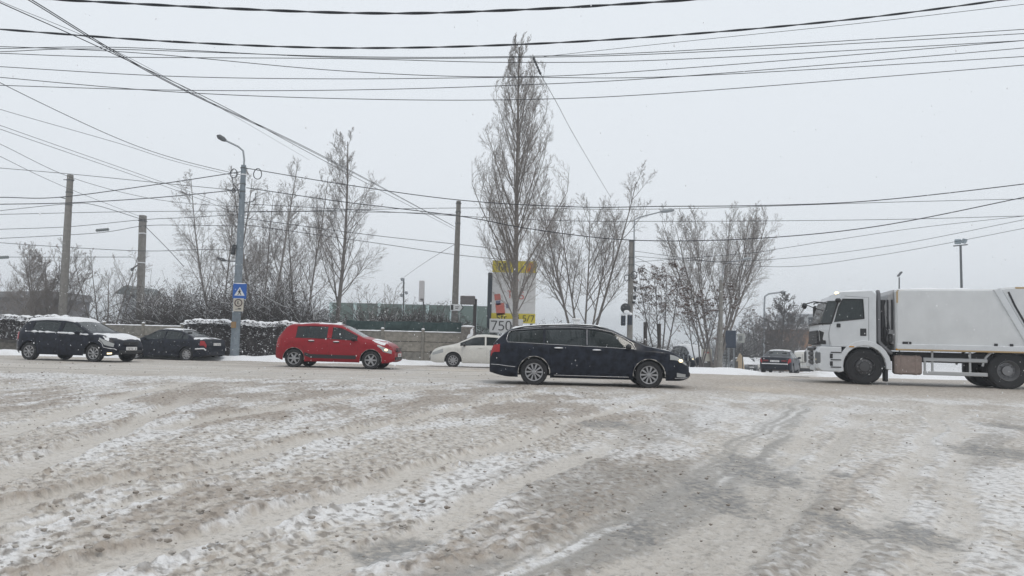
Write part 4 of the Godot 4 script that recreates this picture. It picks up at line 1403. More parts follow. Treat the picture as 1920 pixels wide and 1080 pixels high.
func build_trees():
	rng.seed = 11
	var G = "bare winter trees behind the road"
	# tall poplar in front of the billboard
	var T = {"levels": 4, "wiggle": 0.075, "env": [[0, 0.5], [3.1, 1.1], [4.6, 1.8], [6.7, 2.2], [9, 2.25], [11, 2.0], [12.6, 1.4], [14.1, 0.75], [16.5, 0.3]], "up": [0.05, 0.075, 0.10, 0.08, 0.05], "thin": 0.0036, "thick": 0.0068, "n": [76, 12, 9, 4], "start": [0.13, 0.12, 0.1, 0.1], "ang": [31, 34, 38, 42], "ratio": [0.4, 0.34, 0.4, 0.5], "shape": [[0, 4.6], [0.2, 5.6], [0.5, 4.6], [0.75, 3.0], [1.0, 0.9]], "trunk_h": 0.0, "trunk_levels": 1}
	tree_at("poplar_tree", "tall narrow bare poplar in front of the billboard", stand(967, 37.2), G, T, 15.9, 0.165, 1, 0.0, Color(0.225, 0.205, 0.19), Vector3(-0.01, 0, 0))
	# tree left of centre
	var B = {"levels": 4, "wiggle": 0.10, "up": [0.06, 0.10, 0.07, 0.05, 0.03], "thin": 0.0038, "thick": 0.008, "n": [34, 10, 9, 5], "start": [0.22, 0.2, 0.15, 0.1], "ang": [42, 38, 40, 42], "ratio": [0.38, 0.46, 0.46, 0.45], "shape": [[0, 4.2], [0.25, 4.6], [0.6, 3.2], [1.0, 1.0]], "trunk_h": 0.0, "trunk_levels": 1}
	tree_at("bare_tree", "bare tree with rising branches right of the street lamp", stand(627, 45), G, B.duplicate(), 13.2, 0.16, 1, 0.0, Color(0.21, 0.192, 0.18))
	var C = B.duplicate()
	C.n = [26, 9, 7, 4]; C.thin = 0.0052
	tree_at("bare_tree", "hazy bare tree with long drooping side twigs behind the street lamp", stand(408, 60), G, mix(C, {"up": [0.05, 0.06, 0.0, -0.02]}), 14.2, 0.13, 3, 0.3)
	tree_at("bare_tree", "hazy tall bare tree just right of the lamp post", stand(492, 60), G, C.duplicate(), 15.4, 0.14, 3, 0.2)
	tree_at("bare_tree", "slim hazy bare tree between the lamp post and the larger tree", stand(560, 62), G, C.duplicate(), 15.0, 0.12, 2, 0.12)
	var D = mix(B, {"n": [14, 9, 8, 4], "shape": [[0, 4.0], [0.4, 4.0], [1.0, 1.2]], "start": [0.28, 0.2, 0.15, 0.1], "up": [0.07, 0.11, 0.07, 0.04], "ang": [34, 38, 40, 44]})
	tree_at("bare_tree", "bare tree of several spreading stems right of the poplar", stand(1092, 45), G, D.duplicate(), 11.0, 0.10, 6, 0.5, Color(0.22, 0.20, 0.187))
	tree_at("bare_tree", "wide bare tree of many fanned stems behind the concrete post", stand(1338, 50), G, D.duplicate(), 10.8, 0.095, 9, 0.5, Color(0.222, 0.203, 0.19))
	var E = mix(B, {"n": [18, 9, 8], "levels": 3, "shape": [[0, 2.4], [0.5, 2.2], [1.0, 0.7]], "start": [0.15, 0.15, 0.1], "wiggle": 0.13, "ang": [48, 42, 42], "thin": 0.006})
	tree_at("small_tree", "low bare tree with dense twigs left of the concrete post", stand(88, 43), G, E.duplicate(), 6.0, 0.08, 5, 0.45)
	tree_at("small_tree", "low bare tree with open upright limbs right of the concrete post", stand(196, 45), G, mix(E, {"n": [10, 6, 5]}), 6.2, 0.07, 5, 0.55)
	tree_at("small_tree", "hazy low bare tree cut by the picture edge behind the hedge", stand(2, 46), G, E.duplicate(), 5.8, 0.07, 4, 0.4)
	tree_at("small_tree", "hazy bare sapling behind the concrete wall near the camera mast", stand(706, 50), G, mix(E, {"n": [10, 5, 4]}), 5.0, 0.06, 4, 0.35)
	tree_at("small_tree", "hazy small bare tree beside the square pole", stand(300, 56), G, E.duplicate(), 5.2, 0.07, 4, 0.3)
	var Fd = mix(B, {"n": [56, 12, 7], "levels": 3, "shape": [[0, 2.6], [0.3, 3.0], [0.7, 1.9], [1.0, 0.5]], "start": [0.05, 0.08, 0.1], "ang": [58, 44, 40], "up": [0.05, 0.05, 0.04, 0.0], "thin": 0.014})
	tree_at("conical_tree", "hazy dense conical bare tree at the far end of the side street", stand(1462, 72), G, Fd, 7.6, 0.12, 1, 0.0, Color(0.13, 0.12, 0.118))
	for q in [[1436, 100.0, 7.2], [1492, 90.0, 6.2], [1400, 100.0, 7.4]]:
		tree_at("dense_tree", "dense hazy bare tree along the side street", stand(q[0], q[1]), "dense bare trees along the side street", mix(E, {"n": [16, 8, 6], "thin": 0.013}), q[2], 0.09, 5, 0.5, Color(0.13, 0.12, 0.115))
	# trees that kept brown seed clusters, capped with snow
	for q in [[1238, 43.0, 5.6, "brown seeded tree with snow capped clusters left of the fanned tree"], [1312, 46.0, 4.9, "brown seeded tree standing beside the concrete post"], [1420, 97.0, 7.6, "hazy brown seeded tree behind the dark blue board"]]:
		var K = mix(E, {"n": [12, 5, 3], "ends": [], "start": [0.3, 0.2, 0.2]})
		var t = tree_at("seeded_tree", q[3], stand(q[0], q[1]), G, K, q[2], 0.06, 4, 0.35, Color(0.13, 0.115, 0.105))
		var cl = MB.new(); var sn = MB.new()
		for e in K.ends:
			if rng.randf() < 0.34 and e.y > 0.9:
				flecks(cl, e, 0.055, 11, Vector3(0.15, 0.08, 0.15))
				flecks(sn, e + Vector3(0, 0.06, 0), 0.05, 5, Vector3(0.13, 0.02, 0.13))
		part(cl, "seed_clusters", mat("seed", 0.13, 0.085, 0.065, 0.95), t)
		part(sn, "snow", mat("snow", 0.8, 0.81, 0.83, 0.9), t).set_meta("kind", "stuff")
	# tangled bushes
	var spots = [[290, 42.5, 2.8, 4.2, "dark tangled bush heap behind the low wall"], [350, 43, 2.8, 4.2, "dark tangled bush right of the square pole"], [410, 43, 2.6, 4.3, "dark tangled bush left of the crossing sign"], [480, 42.5, 3.0, 5.0, "tall dark vine tangle right of the crossing sign"], [545, 43, 2.6, 4.8, "dark vine tangle below the hazy slim tree"], [592, 43.5, 2.0, 3.4, "low dark tangle at the foot of the larger bare tree"], [212, 43, 2.8, 2.4, "low grey tangle of arching canes between the posts"], [150, 42, 2.4, 2.2, "low grey tangle at the foot of the concrete post"],
		[1062, 41, 2.6, 2.3, "dark snow flecked bush behind the estate car roof"], [1128, 42, 2.2, 1.9, "dark snow flecked bush left of the signal post"], [1212, 40, 1.7, 1.5, "snow tipped bush right of the signal post"], [1030, 43, 2.0, 2.4, "dark bush behind the billboard edge"], [20, 43, 2.6, 1.9, "grey brushwood behind the hedge at the dark roof"], [1368, 96, 5.5, 4.6, "hazy brown thicket behind the dark blue board"], [1478, 86, 5.0, 3.2, "hazy brown thicket beside the white van"], [1280, 58, 3.4, 2.2, "hazy thicket behind the buried car"], [1205, 56, 3.4, 2.4, "hazy thicket behind the signal post"], [1150, 56, 3.0, 2.2, "hazy thicket behind the dark flecked bush"], [1426, 98, 6.0, 5.0, "hazy thicket behind the small pale notice"]]
	for q in spots:
		bush(stand(q[0], q[1]), q[2], q[3], q[4])

func mix(a: Dictionary, b: Dictionary) -> Dictionary:
	var d = a.duplicate()
	for k in b: d[k] = b[k]
	return d

func bush(pos: Vector3, w: float, h: float, label: String, dense = 1.0):
	var o = thing("bush", label, "bush", pos, 0.0, "tangled bushes behind the road")
	var mb = MB.new(); var lf = MB.new(); var sn = MB.new()
	for k in int(60 * w * (0.4 + 0.35 * h) * dense):
		var a = rng.randf() * TAU
		var p = Vector3(cos(a) * w * 0.5 * sqrt(rng.randf()), rng.randf() * h * 0.3 - 0.1, sin(a) * 0.7 * rng.randf())
		var d = Vector3(rng.randf_range(-0.7, 0.7), 1.0, rng.randf_range(-0.5, 0.5)).normalized()
		var pts = PackedVector3Array([p]); var L = rng.randf_range(0.3, 0.62) * h
		for s in 5:
			d = (d + Vector3(rng.randf_range(-0.45, 0.45), -0.16 * s * rng.randf(), rng.randf_range(-0.4, 0.4))).normalized()
			p += d * L / 3.0
			if p.y > h * (1.0 - 0.5 * pow(absf(p.x) / (w * 0.6), 2.0)): d.y = -absf(d.y) * 0.3
			pts.append(p)
		mb.tube(pts, [0.013, 0.012, 0.011, 0.010, 0.009, 0.008], 3, false)
		if rng.randf() < 0.5:
			sn.tube(PackedVector3Array([pts[3] + Vector3(0, 0.012, 0), pts[4] + Vector3(0, 0.012, 0)]), 0.010, 3, false)
		for s in 12:
			var e = pts[rng.randi_range(1, 5)] + Vector3(rng.randf_range(-0.12, 0.12), rng.randf_range(-0.1, 0.1), rng.randf_range(-0.1, 0.1))
			leaf(lf, e, rng.randf_range(0.03, 0.06))
			if rng.randf() < 0.2: leaf(sn, e + Vector3(0, 0.03, 0), rng.randf_range(0.02, 0.04))
	part(mb, "stems", mat("cane", 0.10, 0.09, 0.085, 0.95), o)
	part(lf, "dry_leaves", mat("dry_leaf", 0.085, 0.073, 0.07, 0.95), o).set_meta("kind", "stuff")
	part(sn, "snow", mat("snow", 0.8, 0.81, 0.83, 0.9), o).set_meta("kind", "stuff")

func hedge(px0: float, px1: float, d: float, h: float, label: String, bottom = 0.0):
	var a = stand(px0, d); var b = stand(px1, d)
	var L = b.x - a.x
	var o = thing("hedge", label, "hedge", Vector3((a.x + b.x) / 2, (a.y + b.y) / 2, -d), 0.0, "snowy hedges over the fence")
	var core = MB.new(); var lf = MB.new(); var sn = MB.new(); var top = MB.new()
	core.box(Vector3(0, (bottom + h * 0.88) / 2, 0), Vector3(L - 0.1, h * 0.88 - bottom, 0.36), Basis(), 0.08)
	for k in int(L * 1050):
		var x = rng.randf_range(-L / 2, L / 2)
		var hh = h + 0.14 * n_mid.get_noise_2d(x * 0.9 + px0, 4.0)
		var y = lerpf(bottom, hh, rng.randf())
		var z = 0.27 + 0.13 * n_mid.get_noise_2d(x * 1.5, y * 1.5) + rng.randf_range(-0.10, 0.07)
		var p = Vector3(x, y, z)
		leaf(lf, p, rng.randf_range(0.035, 0.07))
		if rng.randf() < 0.10 + (0.35 + 0.45 * smoothstep(0.4, 1.0, y / hh)) * smoothstep(-0.1, 0.35, n_mid.get_noise_2d(x * 2.4, y * 2.4)):
			leaf(sn, p + Vector3(0, 0.025, 0.045), rng.randf_range(0.02, 0.048))
	# snow lying along the top
	var pts = []
	var nx = int(L / 0.08)
	for u in nx + 1:
		var x = lerpf(-L / 2, L / 2, float(u) / nx)
		var hh = h + 0.14 * n_mid.get_noise_2d(x * 0.9 + px0, 4.0)
		for w in 9:
			var f = w / 8.0 * 2.0 - 1.0
			var drop = 0.10 + 0.10 * n_mid.get_noise_2d(x * 2.0, f * 3.0 + px0) + 0.06 * n_clump.get_noise_2d(x * 0.7, f)
			pts.append(Vector3(x, hh + 0.07 - pow(absf(f), 2.5) * (0.14 + drop) + 0.06 * n_mid.get_noise_2d(x * 3.5, 9.0 + f), f * 0.33))
	smooth_grid(top, pts, nx + 1, 9, no_skip, true)
	part(core, "filler_core", mat("hedge_core", 0.10, 0.09, 0.085, 1.0), o)  # solid twig-coloured box added so the hedge is not see-through
	part(lf, "leaves", mat("hedge_leaf", 0.082, 0.073, 0.074, 0.95), o)
	part(sn, "snow_flecks", mat("snow", 0.8, 0.81, 0.83, 0.9), o)
	part(top, "snow_top", mat("snow", 0.8, 0.81, 0.83, 0.9), o)

# ---------------------------------------------------------------- walls, poles, signs
func fence(px0: float, px1: float, d: float, rows: int, label: String):
	var a = stand(px0, d); var b = stand(px1, d)
	var o = thing("concrete_fence", label, "fence", Vector3(a.x, (a.y + b.y) / 2 - 0.06, -d), 0.0, "precast concrete fences")
	var L = b.x - a.x
	var bays = maxi(1, int(round(L / 2.05)))
	var bw = L / bays
	var ph = 0.5
	var cm = [speckle("concrete_a", 0.215, 0.20, 0.175, 0.35, 0.018, 0.8, 0.95, 0.6), speckle("concrete_b", 0.185, 0.175, 0.155, 0.4, 0.022, 0.7, 0.95, 0.6), speckle("concrete_c", 0.235, 0.215, 0.185, 0.35, 0.015, 0.9, 0.95, 0.6)]
	var pm = MB.new(); pm.box(Vector3.ZERO, Vector3(bw - 0.13, ph - 0.02, 0.05), Basis(), 0.02)
	var pmesh = pm.mesh()
	var po = MB.new(); po.box(Vector3(0, (rows * ph + 0.12) / 2, 0), Vector3(0.14, rows * ph + 0.12, 0.15), Basis(), 0.015)
	var pomesh = po.mesh()
	for k in bays + 1:
		part(pomesh, "post", cm[0], o, Vector3(k * bw, 0, 0))
		var cp = MB.new()
		cp.ball(Vector3(0, rows * ph + 0.13, 0), Vector3(0.09, 0.05, 0.10), 4, 8)
		part(cp, "post_snow", mat("snow", 0.8, 0.81, 0.83, 0.9), o, Vector3(k * bw, 0, 0))
		if k == bays: break
		for r in rows:
			part(pmesh, "panel", cm[rng.randi() % 3], o, Vector3((k + 0.5) * bw, ph * (r + 0.5), rng.randf_range(-0.018, 0.018)))
		var sc = MB.new()
		var pts = []
		for u in 21:
			for w in 5:
				var f = w / 4.0 * 2.0 - 1.0
				var x = lerpf(0.08, bw - 0.08, u / 20.0)
				pts.append(Vector3(x, rows * ph + 0.045 * (1.0 - f * f) - 0.012 + 0.012 * n_mid.get_noise_2d(x * 4.0 + k * 9.0, f), f * 0.045))
		smooth_grid(sc, pts, 21, 5, no_skip, true)
		part(sc, "coping_snow", mat("snow", 0.8, 0.81, 0.83, 0.9), o, Vector3(k * bw, 0, 0))

func pole(called: String, label: String, pxb: float, d: float, pxt: float, pyt: float, r0: float, r1: float, m: Material, square = false) -> Node3D:
	var b = stand(pxb, d)
	var t = at(pxt, pyt, d)
	var o = thing(called, label, "pole", b)
	var mb = MB.new()
	if square:
		var dir = (t - b)
		for k in 4:
			var a0 = PI / 4 + k * PI / 2; var a1 = a0 + PI / 2
			var c0 = Vector3(cos(a0), 0, sin(a0)); var c1 = Vector3(cos(a1), 0, sin(a1))
			mb.quad(c1 * r0 * 1.3 - Vector3(0, 0.3, 0), c0 * r0 * 1.3 - Vector3(0, 0.3, 0), dir + c0 * r1 * 1.3, dir + c1 * r1 * 1.3)
		mb.quad(dir + Vector3(1, 0, 1) * r1 * 0.92, dir + Vector3(1, 0, -1) * r1 * 0.92, dir + Vector3(-1, 0, -1) * r1 * 0.92, dir + Vector3(-1, 0, 1) * r1 * 0.92)
	else:
		mb.tube(PackedVector3Array([Vector3(0, -0.3, 0), (t - b) * 0.5, t - b]), [r0, (r0 + r1) / 2, r1], 14)
	part(mb, "shaft", m, o)
	o.set_meta("top", t - b)
	return o

func collar(o: Node3D, f: float, r: float, h: float, m: Material, called = "band"):
	var mb = MB.new()
	var t: Vector3 = o.get_meta("top")
	mb.tube(PackedVector3Array([t * f - Vector3(0, h / 2, 0), t * f + Vector3(0, h / 2, 0)]), r, 12)
	part(mb, called, m, o)

func text(o: Node3D, s: String, size: float, pos: Vector3, m: Material, called = "lettering", width = 0.0):
	var t = TextMesh.new()
	t.font = font
	t.text = s
	t.font_size = 64
	t.pixel_size = size / 48.0
	t.depth = 0.01
	t.curve_step = 3.0
	var q = part(t, called, m, o, pos)
	return q

func coil(o: Node3D, c: Vector3, r: float):
	var mb = MB.new()
	var pts = PackedVector3Array()
	for k in 17:
		var a = TAU * k / 16.0
		pts.append(c + Vector3(cos(a) * r * 0.75, sin(a) * r, 0.03 * sin(a * 2.0)))
	mb.tube(pts, 0.022, 6, false)
	part(mb, "cable_coil", mat("cable", 0.03, 0.033, 0.04, 0.7), o)

func build_street_furniture():
	var conc = speckle("pole_concrete", 0.215, 0.205, 0.19, 0.3, 0.02, 0.9, 0.95, 0.4)
	var blue = speckle("pole_paint", 0.20, 0.235, 0.265, 0.28, 0.02, 0.8, 0.7, 0.3)
	var iron = mat("iron", 0.09, 0.095, 0.10, 0.6)
	var galv = mat("galvanised", 0.30, 0.32, 0.34, 0.5, 0.4)
	var snow = mat("snow", 0.8, 0.81, 0.83, 0.9)
	var dark = mat("dark_metal", 0.035, 0.038, 0.042, 0.6)
	# left concrete post
	var o = pole("utility_pole", "tall weathered concrete utility pole behind the left hedge", 113, 42, 132, 328, 0.24, 0.16, conc)
	for f in [0.97, 0.90, 0.83, 0.62]: collar(o, f, 0.19, 0.05, iron)
	var t: Vector3 = o.get_meta("top")
	var ar = MB.new()
	ar.tube(PackedVector3Array([t * 0.86, t * 0.86 + Vector3(-0.5, 0.12, 0)]), 0.03, 6)
	ar.tube(PackedVector3Array([t * 0.97 + Vector3(-0.3, 0, 0.1), t * 0.97 + Vector3(0.3, 0, 0.1)]), 0.025, 6)
	part(ar, "bracket", iron, o)
	# square post with pulley
	o = pole("tension_pole", "square concrete tension pole with hanging pulley weight", 261, 50, 268, 404, 0.19, 0.19, conc, true)
	t = o.get_meta("top")
	for f in [0.96, 0.87, 0.66]:
		var cb = MB.new()
		cb.box(t * f, Vector3(0.42, 0.06, 0.42), Basis(), 0.01)
		part(cb, "band", snow if f < 0.9 else iron, o)
	var pu = MB.new()
	pu.tube(PackedVector3Array([t * 0.66, t * 0.62 + Vector3(-0.55, 0, 0)]), 0.05, 6)
	pu.lathe(PackedVector2Array([Vector2(0, 0.03), Vector2(0.11, 0.03), Vector2(0.11, -0.03), Vector2(0, -0.03)]), 14, Transform3D(Basis(), t * 0.61 + Vector3(-0.6, 0, 0)))
	part(pu, "pulley", iron, o)
	var hw = MB.new()
	hw.tube(PackedVector3Array([t * 0.61 + Vector3(-0.55, 0, 0), t * 0.45 + Vector3(-0.55, 0, 0)]), 0.015, 5)
	hw.lathe(PackedVector2Array([Vector2(0, 0.05), Vector2(0.15, 0.05), Vector2(0.15, -0.05), Vector2(0, -0.05)]), 14, Transform3D(Basis(), t * 0.42 + Vector3(-0.55, 0, 0)))
	part(hw, "hanging_weight", iron, o)
	# street lamp with the crossing sign
	o = pole("street_lamp", "blue grey street lamp pole wound with cables beside the hedge", 440, 37, 457, 310, 0.22, 0.12, blue)
	o.set_meta("category", "street lamp")
	t = o.get_meta("top")
	var p0 = at(458, 300, 37) - o.position; var p1 = at(456, 283, 37) - o.position; var p2 = at(447, 275, 37) - o.position; var p3 = at(424, 264, 37) - o.position; var p4 = at(407, 254, 37) - o.position
	var arm = MB.new()
	arm.tube(PackedVector3Array([t - Vector3(0, 0.4, 0), p0, p1, p2, p3]), 0.045, 8)
	part(arm, "lamp_arm", galv, o)
	var lh = MB.new()
	lh.tube(PackedVector3Array([p3, p3.lerp(p4, 0.3), p3.lerp(p4, 0.8), p4]), [0.06, 0.12, 0.12, 0.04], 8)
	part(lh, "lamp_head", iron, o)
	for f in [0.985, 0.95, 0.90, 0.86]: collar(o, f, 0.15, 0.05, snow if f == 0.95 else iron)
	coil(o, at(438, 325, 36.8) - o.position, 0.22)
	coil(o, at(483, 326, 36.8) - o.position, 0.26)
	coil(o, at(438, 357, 36.8) - o.position, 0.10)
	var cb2 = MB.new()
	for l in [[[436, 333], [437, 345], [446, 355], [450, 372]], [[479, 362], [480, 370], [474, 378], [458, 380]]]:
		var pp = PackedVector3Array()
		for q in l: pp.append(at(q[0], q[1], 36.8) - o.position)
		cb2.tube(pp, 0.02, 5)
	part(cb2, "cable_loop", mat("cable", 0.03, 0.033, 0.04, 0.7), o)
	var sl = MB.new()
	var s0 = at(441, 490, 36.9) - o.position; var s1 = at(424, 489, 36.9) - o.position; var s2 = at(407, 483, 36.9) - o.position
	sl.tube(PackedVector3Array([s0, s1]), 0.03, 6)
	sl.tube(PackedVector3Array([s1, s1.lerp(s2, 0.3), s2]), [0.04, 0.09, 0.03], 8)
	part(sl, "small_lamp", iron, o)
	var bx = MB.new()
	bx.box(at(438, 468, 36.85) - o.position, Vector3(0.16, 0.5, 0.2), Basis(Vector3(0, 0, 1), -0.15), 0.03)
	part(bx, "meter_box", dark, o)
	var sk = MB.new()
	sk.box(at(438, 609, 36.75) - o.position, Vector3(0.24, 0.3, 0.012), Basis(), 0.004)
	part(sk, "sticker", mat("orange_print", 0.30, 0.19, 0.09, 0.7), o)
	# pedestrian crossing sign
	var c = at(449.5, 546, 36.6)
	o = thing("crossing_sign", "blue square pedestrian crossing sign on the street lamp", "sign", c, deg_to_rad(8))
	var sg = MB.new(); sg.box(Vector3.ZERO, Vector3(0.62, 0.72, 0.03), Basis(), 0.012)
	part(sg, "sign_plate", mat("sign_blue", 0.012, 0.10, 0.40, 0.4), o)
	var tr = MB.new(); tr.prism(PackedVector2Array([Vector2(-0.24, -0.21), Vector2(0.24, -0.21), Vector2(0, 0.2)]), 0.016, 0.022)
	part(tr, "white_triangle", mat("sign_white", 0.68, 0.69, 0.70, 0.5), o)
	var fg = MB.new()
	fg.ball(Vector3(0, 0.075, 0.026), Vector3(0.028, 0.028, 0.004), 4, 8)
	fg.prism(PackedVector2Array([Vector2(-0.03, -0.06), Vector2(0.03, -0.06), Vector2(0.035, 0.04), Vector2(-0.035, 0.04)]), 0.023, 0.028)
	fg.prism(PackedVector2Array([Vector2(-0.1, -0.18), Vector2(-0.06, -0.18), Vector2(0.02, -0.06), Vector2(-0.03, -0.06)]), 0.023, 0.028)
	fg.prism(PackedVector2Array([Vector2(0.05, -0.18), Vector2(0.09, -0.18), Vector2(0.03, -0.05), Vector2(-0.01, -0.06)]), 0.023, 0.028)
	fg.prism(PackedVector2Array([Vector2(-0.09, -0.05), Vector2(-0.06, -0.06), Vector2(0.08, 0.0), Vector2(0.03, 0.04), Vector2(-0.03, 0.04)]), 0.023, 0.028)
	part(fg, "walking_figure", mat("ink", 0.03, 0.03, 0.03, 0.6), o)
	var ss = MB.new(); ss.ball(Vector3(0, 0.365, 0), Vector3(0.3, 0.025, 0.03), 4, 10)
	part(ss, "snow_edge", snow, o)
	c = at(447, 571.5, 36.58)
	o = thing("restriction_sign", "dirty white plate with a ringed symbol below the crossing sign", "sign", c, deg_to_rad(8))
	sg = MB.new(); sg.box(Vector3.ZERO, Vector3(0.47, 0.62, 0.03), Basis(), 0.012)
	part(sg, "sign_plate", speckle("sign_dirty", 0.50, 0.47, 0.41, 0.25, 0.03, 3.0, 0.7), o)
	var rg = MB.new(); rg.lathe(PackedVector2Array([Vector2(0.135, 0.016), Vector2(0.135, 0.024), Vector2(0.185, 0.024), Vector2(0.185, 0.016)]), 24, Transform3D(Basis(), Vector3(0, 0.09, 0)))
	part(rg, "ring", mat("ring_brown", 0.07, 0.04, 0.04, 0.6), o)
	var ve = MB.new()
	ve.box(Vector3(-0.02, 0.14, 0.02), Vector3(0.05, 0.06, 0.008)); ve.box(Vector3(-0.03, 0.07, 0.02), Vector3(0.04, 0.09, 0.008)); ve.box(Vector3(0.03, 0.04, 0.02), Vector3(0.06, 0.03, 0.008))
	ve.box(Vector3(0.06, -0.19, 0.02), Vector3(0.15, 0.06, 0.008), Basis(), 0.002); ve.box(Vector3(-0.08, -0.21, 0.02), Vector3(0.1, 0.025, 0.008))
	part(ve, "symbol", mat("ink", 0.03, 0.03, 0.03, 0.6), o)
	# concrete post by the billboard
	o = pole("utility_pole", "concrete utility pole rising behind the wall left of the billboard", 850, 40, 860, 377, 0.20, 0.12, conc)
	for f in [0.985, 0.93, 0.86]: collar(o, f, 0.15, 0.05, iron)
	# arrow sign on it
	c = at(855, 576.5, 39.6)
	o = thing("arrow_sign", "small white arrow shaped sign with a dark pictogram on the concrete pole", "sign", c)
	sg = MB.new(); sg.prism(PackedVector2Array([Vector2(-0.30, -0.17), Vector2(0.20, -0.17), Vector2(0.33, 0), Vector2(0.20, 0.17), Vector2(-0.30, 0.17)]), -0.015, 0.015, 0.004)
	part(sg, "sign_plate", mat("sign_white", 0.68, 0.69, 0.70, 0.5), o)
	var bk = MB.new(); bk.box(Vector3(-0.20, 0.0, 0.018), Vector3(0.13, 0.26, 0.006)); bk.prism(PackedVector2Array([Vector2(0.24, -0.16), Vector2(0.27, -0.17), Vector2(0.40, 0), Vector2(0.27, 0.17), Vector2(0.24, 0.16), Vector2(0.34, 0)]), 0.016, 0.022)
	bk.box(Vector3(0.06, 0.035, 0.018), Vector3(0.20, 0.03, 0.006)); bk.box(Vector3(0.04, -0.045, 0.018), Vector3(0.15, 0.035, 0.006))
	part(bk, "symbol", mat("ink", 0.03, 0.03, 0.03, 0.6), o)
	# bus stop sign and mast with cameras
	o = thing("bus_stop_sign", "tall narrow grey white stop sign on a thin post behind the wall", "sign", stand(792, 39.2))
	var b = o.position
	var po = MB.new(); po.tube(PackedVector3Array([Vector3(0, -0.2, 0), at(795, 528, 39.2) - b]), 0.035, 8)
	part(po, "post", iron, o)
	var pl = MB.new(); pl.box(at(790.5, 546, 39.1) - b, Vector3(0.27, 1.08, 0.04), Basis(), 0.015)
	part(pl, "sign_plate", mat("sign_grey", 0.50, 0.49, 0.50, 0.6), o)
	var li = MB.new(); li.box(at(791, 561, 39.05) - b, Vector3(0.16, 0.05, 0.012)); li.box(at(792, 564, 39.05) - b, Vector3(0.10, 0.03, 0.012))
	part(li, "print", mat("ink", 0.03, 0.03, 0.03, 0.6), o)
	o = thing("camera_mast", "slim hazy mast with small cameras beyond the wall", "mast", stand(757, 62))
	b = o.position
	po = MB.new(); po.tube(PackedVector3Array([Vector3(0, -0.2, 0), at(757, 522, 62) - b]), 0.06, 8)
	part(po, "post", iron, o)
	for q in [[754, 524], [753, 554], [762, 549]]:
		var cm = MB.new(); cm.box(at(q[0], q[1], 61.9) - b, Vector3(0.22, 0.26, 0.25), Basis(Vector3(0, 0, 1), 0.3), 0.04)
		part(cm, "camera", galv, o)
	# dark bent frame and pillar
	o = thing("gate_frame", "dark angled steel frame with a snowy box beside the stone pillar", "frame", stand(890, 37.6))
	b = o.position
	po = MB.new()
	po.box((at(889, 600, 37.6) + at(890, 640, 37.6)) * 0.5 - b + Vector3(0, 0.1, 0), Vector3(0.17, 2.9, 0.17), Basis(), 0.015)
	part(po, "post", mat("frame_dark", 0.045, 0.04, 0.04, 0.7), o)
	po = MB.new(); po.box(at(877, 563, 37.5) - b, Vector3(0.72, 0.42, 0.2), Basis(), 0.02)
	part(po, "box", speckle("frame_box", 0.14, 0.13, 0.13, 0.5, 0.03, 1.5, 0.8), o)
	po = MB.new(); po.ball(at(877, 555, 37.5) - b, Vector3(0.36, 0.04, 0.1), 4, 10)
	part(po, "snow_cap", snow, o)
	o = thing("stone_pillar", "short round shouldered stone pillar with a snow cap beside the white saloon", "pillar", stand(876, 36.6))
	po = MB.new(); po.box(Vector3(0, 0.8, 0), Vector3(0.62, 1.75, 0.5), Basis(), 0.06)
	part(po, "shaft", speckle("pillar", 0.17, 0.155, 0.14, 0.5, 0.02, 1.0, 0.95, 0.6), o)
	po = MB.new(); po.ball(Vector3(0, 1.68, 0), Vector3(0.33, 0.07, 0.27), 5, 12)
	part(po, "snow_cap", snow, o)
	po = MB.new()
	for q in [[0.12, 1.1, 0.2, 0.25], [0.05, 0.75, 0.24, 0.2], [0.2, 1.4, 0.1, 0.2], [-0.1, 0.4, 0.16, 0.12]]: po.ball(Vector3(q[0], q[1], 0.245), Vector3(q[2] * 0.8, q[3], 0.025), 5, 9)
	part(po, "stuck_snow", snow, o)
	build_billboard()
	# signal post right of the estate
	o = pole("signal_post", "concrete post carrying traffic signals and a round mirror", 1180, 40, 1184, 450, 0.16, 0.12, conc)
	b = o.position
	for f in [0.99, 0.86, 0.80, 0.72]: collar(o, f, 0.15, 0.04, iron)
	var la = MB.new()
	la.tube(PackedVector3Array([at(1189, 520, 39.9) - b, at(1189, 430, 39.9) - b, at(1190, 412, 39.9) - b, at(1200, 407, 39.9) - b, at(1240, 397, 39.9) - b]), 0.035, 7)
	part(la, "lamp_arm", galv, o)
	la = MB.new()
	var h0 = at(1238, 397, 39.9) - b; var h1 = at(1264, 393, 39.9) - b
	la.tube(PackedVector3Array([h0, h0.lerp(h1, 0.3), h0.lerp(h1, 0.8), h1]), [0.05, 0.1, 0.11, 0.04], 8)
	part(la, "lamp_head", galv, o)
	coil(o, at(1175, 521, 39.7) - b, 0.16); coil(o, at(1189, 516, 39.7) - b, 0.2)
	var tl = MB.new()
	for q in [[1191, 542, 0.1, 0.26], [1190, 558, 0.13, 0.22], [1188, 567, 0.15, 0.12]]: tl.box(at(q[0], q[1], 39.7) - b, Vector3(q[2], q[3], 0.16), Basis(), 0.02)
	part(tl, "junction_box", dark, o)
	for q in [[1168.5, 601], [1181, 600]]:
		tl = MB.new(); tl.box(at(q[0], q[1], 39.6) - b, Vector3(0.22, 0.52, 0.24), Basis(), 0.03)
		part(tl, "signal_head", mat("signal_blue", 0.018, 0.024, 0.038, 0.5), o)
		tl = MB.new(); tl.ball(at(q[0], q[1] - 11, 39.6) - b, Vector3(0.14, 0.10, 0.13), 5, 9)
		part(tl, "snow_cap", snow, o)
	tl = MB.new(); tl.lathe(PackedVector2Array([Vector2(0, 0.05), Vector2(0.2, 0.03), Vector2(0.26, 0.0), Vector2(0.2, -0.05), Vector2(0, -0.06)]), 20, Transform3D(Basis(), at(1173, 578, 39.5) - b))
	part(tl, "round_sign_back", dark, o)
